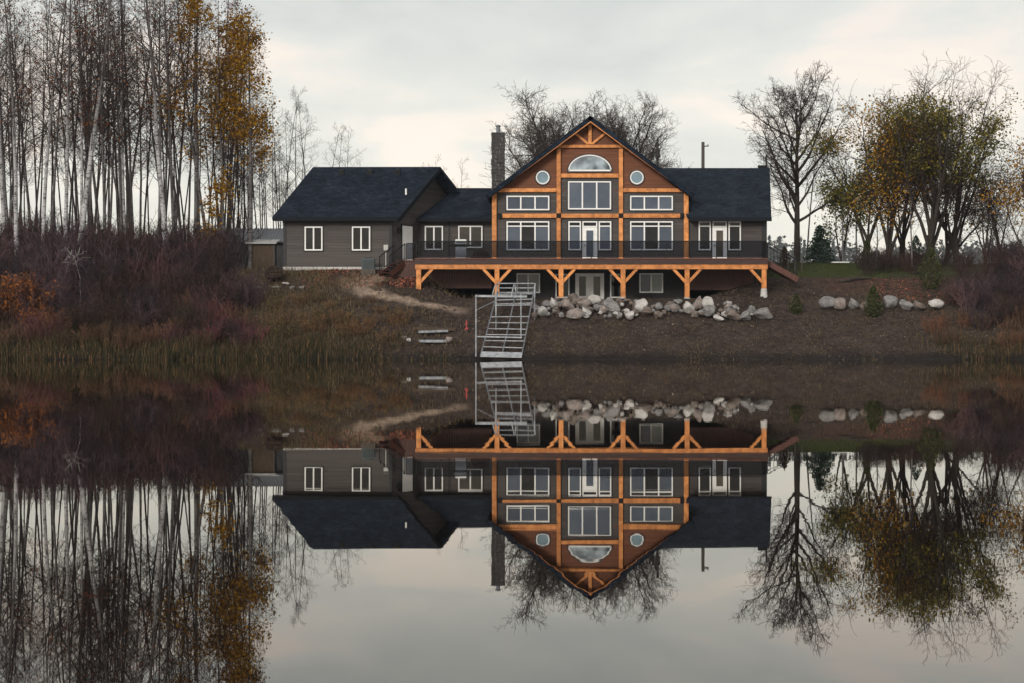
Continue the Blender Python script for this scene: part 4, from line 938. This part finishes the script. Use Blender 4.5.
def cone_tree(name, label, cat, px_, d, pyt, wpx, mleaf, n, spruce=False, pyb=None):
    x = X(px_, d); zb = ground(x, d); h_ = Z(pyt, d)-zb; rad = wpx*d/F/2
    t = thing(name, label, cat, (x, d, zb-.03)); MB().tube([(0, 0, -.1), (0, 0, h_*.95)], [max(.03, h_*.02), .012], 6).build('trunk', M['bark'], t)
    pts = []
    if spruce:
        nl = 15; br = MB()
        for k in range(nl):
            z = h_*(.06+.90*k/nl); rr = rad*(1-k/nl)**.85*1.05+.05
            for j in range(11 if k < 10 else 7):
                a = R.uniform(0, 6.28); l = rr*R.uniform(.75, 1.1); e = Vector((math.cos(a)*l, math.sin(a)*l, z-.16*l+R.uniform(-.05, .05))); br.tube([(0, 0, z+.05), e], [.015, .006], 3)
                for m__ in range(int(n/(nl*10))): u = R.random()**.6; q = Vector((0, 0, z+.05)).lerp(e, u); w = .06+.16*(1-u)*rr; pts.append((q.x+R.gauss(0, w), q.y+R.gauss(0, w), q.z+R.gauss(0, .035)-.03))
        br.build('branches', M['bark'], t)
    else:
        for k in range(n):
            u = R.random(); z = h_*(.03+.97*u); rr = rad*(min(1, (1-u)*1.9)**.8)*(.55+.45*min(1, u*6)); a = R.uniform(0, 6.28); q = R.random()**.4
            bulge = 1+.22*mnoise.noise(Vector((math.cos(a)*1.5+px_, math.sin(a)*1.5, z*2.2)))
            pts.append((math.cos(a)*rr*q*bulge, math.sin(a)*rr*q*bulge, z+R.gauss(0, .03)))
    o = bpy.data.objects.new('foliage', leaves_mesh('foliage', pts, .11 if spruce else .10, mleaf)); COL.objects.link(o); o.parent = t; return t
cone_tree('spruce_tree', 'small dark green conical spruce on the lawn right of the house', 'tree', 820.5, 121, 222, 38, M['needle'], 4500, True)
cone_tree('cedar_shrub', 'small green cedar standing in front of the boulder row', 'shrub', 873.5, 103.3, 285, 19, M['cedar'], 1500)
cone_tree('cedar_shrub', 'smallest olive cedar alone on the soil between heap and boulder row', 'shrub', 796, 103.6, 293.5, 13, M['cedar'], 900)
cone_tree('cedar_shrub', 'tallest dull olive cedar under the trees above the boulder row', 'shrub', 931, 108, 246, 24, M['cedar'], 1800)
cone_tree('cedar_shrub', 'dark green rounded cedar on the lawn edge behind the bank', 'shrub', 867, 117, 238, 14, M['cedar'], 900)
cone_tree('cedar_shrub', 'small browned cedar just beside the right deck stairs', 'shrub', 784.5, 116, 246, 11, M['cedar_brown'], 800)
cone_tree('cedar_shrub', 'dark conical bush between the trunks of the right tree group', 'shrub', 916, 119, 235, 18, M['needle'], 900)

# utility poles behind the house
def upole(label, q, d, top, m_, r, arm=True):
    x = X(q, d); zb = ground(x, d); t = thing('utility_pole', label, 'pole', (x, d, zb)); h_ = Z(top, d)-zb
    MB().tube([(0, 0, -.2), (0, 0, h_)], [r, r*.75], 10).build('post', m_, t)
    if arm: MB().bar((-.05, -.1, h_-.35), (.42, -.1, h_-.3), .06, .08).tube([(.36, -.1, h_-.3), (.36, -.1, h_-.15)], .03, 6).build('crossarm', m_, t)
    return t
upole('thin grey utility pole with a short arm rising behind the right roof', 703, 140, 142, M['pole'], .16)
t = upole('thick dark pole rising right behind the main gable slope', 657.5, 127, 139, M['darkpole'], .12, False); h_ = Z(139, 127)-ground(X(657.5, 127), 127)
MB().lathe([(.16, 0), (.16, .6), (.08, .66)], 12, (0, -.12, h_-1.3)).build('transformer', M['darkpole'], t)

# small things on the right bank and lawn
tag(MB().box(-.55, .55, -.3, .3, 0, .07).build('white_board', M['white'], None, bevel=.01), 'small white board lying flat on the lawn right of the house', 'board'); bpy.data.objects['white_board'].location = hit(840, 263.8) + Vector((0, 0, .05))
p0, p1 = hit(839, 283), hit(871, 279.5)
lg = MB().tube([p0+Vector((0, 0, .05)), p0.lerp(p1, .5)+Vector((0, 0, .16)), p1+Vector((0, 0, .08))], [.10, .09, .05], 8).tube([p0.lerp(p1, .5)+Vector((0, 0, .14)), p0.lerp(p1, .75)+Vector((0, -.1, .42))], [.05, .02], 6).build('fallen_branch', M['bark'], None)
tag(lg, 'dark fallen branch lying at the edge of lawn and bank', 'branch')
def wire_fence():
    d = 114.0; xs = [X(q, d) for q in (774, 781, 788, 795, 802)]; t = thing('wire_fence', 'thin wire garden fence on the lawn beside the right deck stairs', 'fence', (xs[0], d, ground(xs[0], d)), world=True)
    for x in xs: MB().tube([(x, d, ground(x, d)-.1), (x, d, ground(x, d)+1.0)], .03, 6).build('post', M['pole'], t)
    w = MB()
    for hh in (.3, .6, .9): w.tube([(x, d, ground(x, d)+hh) for x in xs], .008, 4)
    w.build('wire', M['pole'], t)
wire_fence()
def dead_branch():
    t = hit(70, 277); tm_, tips = MB(), []
    base = P(74, 258, 104.5); S = [lv(6, .14, -.02, 6, .3, .74), lv(4, .2, -.05, 4, .3, .1, 7, lambda L_, t: L_*.28, .9, .012), lv(3, .25, 0, 3, .4, .1, 4, lambda L_, t: L_*.5, .8, .014)]
    a = Vector((X(80, 104.4), 104.4, ground(X(80, 104.4), 104.4)))
    grow([tm_], tips, a, Vector((.12, -.05, .9)).normalized(), 2.75, .03, 0, S); tag(tm_.build('dead_branch', M['concrete'], None), 'bleached white dead branch sticking up out of the purple thicket', 'branch')
dead_branch()

# ------------------------------------------------------------------ shrubs
def shrub_proto(h_, n, spread, m_, leaf=None, nleaf=0, lsize=.09):
    mb_ = MB(); tips = []
    for k in range(n):
        a = R.uniform(0, 6.28); r0 = R.random()**.5*spread*.45; p = Vector((math.cos(a)*r0, math.sin(a)*r0, -.15)); d = Vector((math.cos(a)*R.uniform(.05, .55), math.sin(a)*R.uniform(.05, .55), 1)).normalized()
        ln = h_*R.uniform(.6, 1.1); pts = [p]; dd = d
        for s in range(4): dd = wob(dd, .12); pts.append(pts[-1]+dd*ln/4)
        mb_.tube(pts, [.014, .012, .010, .008, .005], 3, cap=False)
        for s in range(6):
            i_ = R.randrange(1, 4); q = pts[i_].lerp(pts[i_+1], R.random()); e = away(dd, R.uniform(.35, .9), R.uniform(0, 6.28)); e.z = abs(e.z); l2 = ln*R.uniform(.14, .34)
            q2 = q+wob(e, .1)*l2*.5; q3 = q2+wob(e, .25)*l2*.5; mb_.tube([q, q2, q3], [.009, .007, .005], 3, cap=False); tips += [q2, q3]
            for s2 in range(2): e2 = wob(e, .5); mb_.tube([q2, q2+e2*l2*.5], [.006, .004], 3, cap=False); tips.append(q2+e2*l2*.5)
    me = mb_.mesh('shrub', m_)
    lm = None
    if leaf: lm = leaves_mesh('foliage', [tuple(R.choice(tips)+Vector((R.gauss(0, .06), R.gauss(0, .06), R.gauss(0, .06)))) for _ in range(nleaf)], lsize, leaf)
    return me, lm
SP = {'purple': [shrub_proto(2.3, 46, 1.5, M['sh_purple']), shrub_proto(2.7, 50, 1.7, M['sh_purple'])], 'dark': [shrub_proto(2.2, 46, 1.5, M['sh_dark']), shrub_proto(2.6, 50, 1.6, M['sh_dark'])],
      'red': [shrub_proto(1.3, 46, 1.2, M['sh_red'])], 'tan': [shrub_proto(1.5, 46, 1.2, M['sh_tan']), shrub_proto(1.2, 40, 1.0, M['sh_tan'])], 'orange': [shrub_proto(1.9, 30, 1.5, M['sh_tan'], M['sh_orange'], 900, .10)],
      'olive': [shrub_proto(1.2, 34, 1.2, M['sh_tan'], M['sh_olive'], 420, .07), shrub_proto(.9, 34, 1.0, M['sh_tan'], M['sh_olive'], 300, .06)]}
SL = {'purple': ('leafless purple-grey shrub in the thicket below the birch wood', 'purple shrubs of the thicket below the wood'), 'dark': ('leafless dark brown shrub in the thicket below the birch wood', 'dark shrubs of the thicket below the wood'),
      'red': ('low red-stemmed dogwood shrub at the foot of the purple thicket', 'red dogwood shrubs near the water'), 'tan': ('low tan dry shrub on the weedy bank at the water left', 'tan shrubs on the left bank'), 'orange': ('shrub with orange-brown leaves in the thicket at the left edge', 'orange-leaved shrubs at the left edge'),
      'olive': ('low olive weedy shrub on the bank below the garage', 'olive weeds on the bank below the garage')}
def shrub(kind, px_, d, s=1.0, lab=None, grp=None):
    me, lm = R.choice(SP[kind]); x = X(px_, d); o = bpy.data.objects.new('shrub', me); COL.objects.link(o); o.location = (x, d, ground(x, d)); o.rotation_euler = (0, 0, R.uniform(0, 6.28)); o.scale = (s, s, s*R.uniform(.85, 1.15))
    l, g_ = SL[kind]; tag(o, lab or l, 'shrub', grp or g_)
    if lm: c = bpy.data.objects.new('foliage', lm); COL.objects.link(c); c.parent = o
    return o
for _ in range(120):
    q = R.uniform(-25, 252); d = R.uniform(99.2, 112)
    if q > 225 and d > 106: d = R.uniform(101, 105)
    shrub(R.choice(('purple', 'dark')), q, d, R.uniform(.7, 1.3) * (.72 if d < 102.5 else 1) * interp(q, [(0, 1), (190, 1), (252, .6)]))
for _ in range(34): shrub('dark', R.uniform(-25, 232), R.uniform(110.5, 116), R.uniform(1.0, 1.4))
for _ in range(16): shrub('red', R.choice((R.uniform(175, 255), R.uniform(195, 280), R.uniform(20, 60))), R.uniform(98.6, 101.5), R.uniform(.75, 1.1))
for _ in range(30): shrub('tan', R.uniform(-15, 250), R.uniform(97.6, 101), R.uniform(.6, 1.05))
for _ in range(9): shrub('tan', R.uniform(-10, 235), R.uniform(101.5, 105), R.uniform(1.0, 1.5), 'tall tan dry shrub standing inside the purple thicket below the wood', 'tan shrubs inside the purple thicket')
for q, d in ((8, 103), (18, 103.6), (1, 102.5), (13, 102), (24, 102.6), (46, 101.2), (38, 100.6)): shrub('orange', q, d, R.uniform(1.15, 1.4) if q < 30 else .75)
for _ in range(44):
    q = R.uniform(262, 405); d = R.uniform(99, 105.5)
    if q > 380 and d > 102: continue
    shrub('olive', q, d, R.uniform(.5, 1.0) * interp(d, [(99, 1), (105.5, .6)]))
# brush on the right bank
RL = ('bare brown shrub in the brush at the right end of the bank', 'brown shrubs of the brush on the right bank'); RP = ('bare purple-grey shrub in the brush at the right end of the bank', 'purple shrubs of the brush on the right bank')
for _ in range(44):
    q = R.uniform(945, 1045); d = R.uniform(101, 118); s = interp(q, [(945, .40), (1000, .70), (1045, .95)]) * R.uniform(.8, 1.15)
    if q < 975 and d < 104: d += 4
    k_ = R.choice(('dark', 'dark', 'dark', 'purple')); shrub(k_, q, d, s, *(RL if k_ == 'dark' else RP))
for _ in range(22): shrub('dark', R.uniform(850, 960), R.uniform(111, 119), R.uniform(.35, .6), 'low bare brown shrub under the tree group right of the house', 'low shrubs under the right tree group')
for _ in range(14): shrub('tan', R.uniform(925, 1040), R.uniform(98, 103), R.uniform(.5, .9), 'low tan dry shrub on the right bank by the boulder row', 'tan shrubs on the right bank')

# ------------------------------------------------------------------ grasses, litter (stuff)
def stuff(me, name): o = bpy.data.objects.new(name, me); COL.objects.link(o); o['kind'] = 'stuff'; return o
def scatter(n, x0, x1, d0, d1, dens=None):
    out = []
    while len(out) < n:
        d = R.uniform(d0, d1); q = R.uniform(x0, x1); x = X(q, d)
        if dens and R.random() > dens(q, d): continue
        out.append((x, d, ground(x, d)-.03))
    return out
pts = scatter(13000, -60, 470, 96.5, 100.3, lambda q, d: interp(q, [(0, 1), (300, .8), (400, .35), (470, .12)]) * (1 if d < 99.3 else .45) * (.45+.75*max(0, .5+mnoise.noise(Vector((q*.03, d*.6, 1))))))
stuff(blades_mesh('reeds', pts, [R.uniform(.25, 1.0) * (.55+.6*max(0, .5+mnoise.noise(Vector((p[0]*.5, p[1]*.5, 3))))) * interp((p[0]*F/p[1])+512, [(0, 1.1), (280, .95), (420, .45), (470, .3)]) for p in pts], .032, M['reed'], .16), 'reeds')
pts = scatter(1800, 900, 1080, 96.8, 99.5, lambda q, d: interp(q, [(900, .02), (950, .25), (1000, 1)]))
stuff(blades_mesh('reeds', pts, [R.uniform(.2, .8) for p in pts], .03, M['reed'], .16), 'reeds')
pts = scatter(11000, 235, 480, 98, 109, lambda q, d: (.25+1.1*max(0, .35+mnoise.noise(Vector((q*.04, d*.5, 3))))) * interp(q, [(235, 1), (325, .8), (375, .22), (440, .1), (480, .05)]))
stuff(blades_mesh('dry_grass', pts, [R.uniform(.08, .42) for p in pts], .026, M['straw'], .4), 'dry_grass')
pts = scatter(9000, 480, 1040, 97, 109, lambda q, d: .06+.9*max(0, mnoise.noise(Vector((q*.035, d*.6, 8)))+.05) * (1 if not (500 < q < 770 and d > 102.3) else 0))
stuff(blades_mesh('dry_weeds', pts, [R.uniform(.04, .22) for p in pts], .022, M['straw'], .5), 'dry_weeds')
pts = scatter(12000, 765, 960, 110.3, 124, lambda q, d: interp(q, [(765, 1), (860, .9), (920, .5), (960, .3)]))
stuff(blades_mesh('lawn_grass', pts, [R.uniform(.05, .16) for p in pts], .03, M['lawn'], .5), 'lawn_grass')
def chips(n, x0, x1, d0, d1, m_, size, name, dens=None):
    p = scatter(n, x0, x1, d0, d1, dens); p = [(a_, b_, c_+.05) for a_, b_, c_ in p]; stuff(leaves_mesh(name, p, size, m_, .7), name)
chips(6500, 250, 1040, 97.9, 110, M['litter'], .075, 'fallen_leaves', lambda q, d: (.2+.9*max(0, .2+mnoise.noise(Vector((q*.03, d*.5, 12))))) * (0 if (492 < q < 690 and d > 105) else 1))
chips(3000, 300, 420, 106.5, 109.4, M['litter_red'], .10, 'red_wood_chips', lambda q, d: interp(q, [(300, .2), (350, 1), (420, 1)]))
chips(900, 870, 955, 105.5, 110, M['litter_red'], .09, 'red_leaf_litter')
# clods of dug soil and pebbles on the bare bank
cl = MB()
import bmesh as _bm
tmp = _bm.new(); _bm.ops.create_icosphere(tmp, subdivisions=1, radius=1); IV = [v.co.copy() for v in tmp.verts]; IF = [tuple(v.index for v in f.verts) for f in tmp.faces]; tmp.free()
for (x, d, z) in scatter(2600, 420, 1000, 97.2, 109, lambda q, d: (.35+.8*max(0, mnoise.noise(Vector((q*.03, d*.5, 20))))) * (0 if (500 < q < 690 and d > 104.5) else 1)):
    s = R.uniform(.03, .09)*R.uniform(.6, 1.5); i0 = len(cl.v)
    cl.v += [(x+v.x*s*R.uniform(.7, 1.4), d+v.y*s*R.uniform(.7, 1.3), z+.03+v.z*s*R.uniform(.5, .9)) for v in IV]; cl.f += [tuple(i0+j for j in f) for f in IF]
stuff(cl.mesh('soil_clods', M['clod']), 'soil_clods')

# far wood beyond the fields
M['far'] = per_island('far_wood_foliage', [(0, (.020, .024, .020)), (.6, (.045, .045, .038)), (1, (.075, .065, .050))], .9)
pts = []
for k in range(1500):
    d = R.uniform(1450, 1950); q = R.uniform(-150, 1180); x = X(q, d); zb = ground(x, d); h_ = R.uniform(20, 36)*(1+.35*mnoise.noise(Vector((q*.012, 0, 5)))); r_ = R.uniform(3.5, 7)
    con = R.random() < .35
    for j in range(60):
        u = R.random(); rr = r_*((1-u) if con else math.sqrt(max(.02, 1-(2*u-1)**2)))*R.random()**.4; a = R.uniform(0, 6.28); pts.append((x+rr*math.cos(a), d+rr*math.sin(a), zb+h_*(.05+.95*u)))
stuff(leaves_mesh('far_wood', pts, 2.8, M['far']), 'far_wood')

# haze box
hz = MB().box(-1100, 1100, -160, 2350, -3.5, 140).build('haze', None, None); hz['kind'] = 'stuff'
hm = bpy.data.materials.new('haze_air'); hm.use_nodes = True; hm.node_tree.nodes.remove(hm.node_tree.nodes['Principled BSDF'])
pv = hm.node_tree.nodes.new('ShaderNodeVolumePrincipled'); pv.inputs['Color'].default_value = (.80, .89, 1.0, 1); pv.inputs['Density'].default_value = .00010; pv.inputs['Anisotropy'].default_value = .2
hm.node_tree.links.new(pv.outputs[0], hm.node_tree.nodes['Material Output'].inputs['Volume']); hz.data.materials.append(hm)

# ------------------------------------------------------------------ camera, world, sun
cam = bpy.data.cameras.new('camera'); co = bpy.data.objects.new('camera', cam); COL.objects.link(co); SC.camera = co
co.location = (0, 0, CH); co.rotation_euler = (math.radians(90), 0, 0); cam.sensor_width = 36; cam.lens = F/1024*36; cam.shift_y = (HZ-341.5)/1024; cam.clip_end = 5000; cam.clip_start = .05
EL, AZ = math.radians(21), math.radians(203)       # sun behind the camera, a little to the left
W = bpy.data.worlds.new('World'); SC.world = W; W.use_nodes = True; nt = W.node_tree
bg = nt.nodes['Background']; sky = nt.nodes.new('ShaderNodeTexSky'); sky.sky_type = 'NISHITA'; sky.sun_disc = False; sky.sun_elevation = EL; sky.sun_rotation = AZ; sky.air_density = 1; sky.dust_density = 2
class WM: node_tree = nt
w_ = WM()
tc = nt.nodes.new('ShaderNodeTexCoord'); mp = nt.nodes.new('ShaderNodeMapping'); mp.inputs['Scale'].default_value = (4.2, 4.2, 12); nt.links.new(tc.outputs['Generated'], mp.inputs['Vector'])
f = noise(w_, mp.outputs[0], 1.8, 6, .55, .4); sep = nt.nodes.new('ShaderNodeSeparateXYZ'); nt.links.new(tc.outputs['Generated'], sep.inputs[0])
cl1 = ramp(w_, f, [(.34, (5.0, 5.02, 4.86)), (.52, (5.9, 5.78, 5.46)), (.64, (7.1, 6.3, 5.7))])
grad = ramp(w_, sep.outputs['Z'], [(0.0, (1.20, 1.16, 1.08)), (.09, (1.10, 1.08, 1.03)), (.19, (.92, .925, .91)), (.6, (.86, .86, .86))])
cloud = mixc(w_, 1.0, cl1, grad, 'MULTIPLY')
fin = mixc(w_, .90, sky.outputs[0], cloud); nt.links.new(fin, bg.inputs['Color']); bg.inputs['Strength'].default_value = .1
sl = bpy.data.lights.new('sun', 'SUN'); so = bpy.data.objects.new('sun', sl); COL.objects.link(so); sl.energy = 1.5; sl.angle = math.radians(16); sl.color = (1, .95, .88)
dirv = Vector((math.sin(AZ)*math.cos(EL), math.cos(AZ)*math.cos(EL), math.sin(EL))); so.rotation_euler = dirv.to_track_quat('Z', 'Y').to_euler(); so.location = dirv*50 + Vector((0, 0, 20))
vs = SC.view_settings; vs.view_transform = 'Standard'; vs.look = 'None'; vs.exposure = .62; vs.gamma = 1; vs.use_curve_mapping = False
cy = SC.cycles; cy.max_bounces = 8; cy.diffuse_bounces = 3; cy.glossy_bounces = 4; cy.transparent_max_bounces = 16; cy.volume_bounces = 1; cy.use_denoising = True
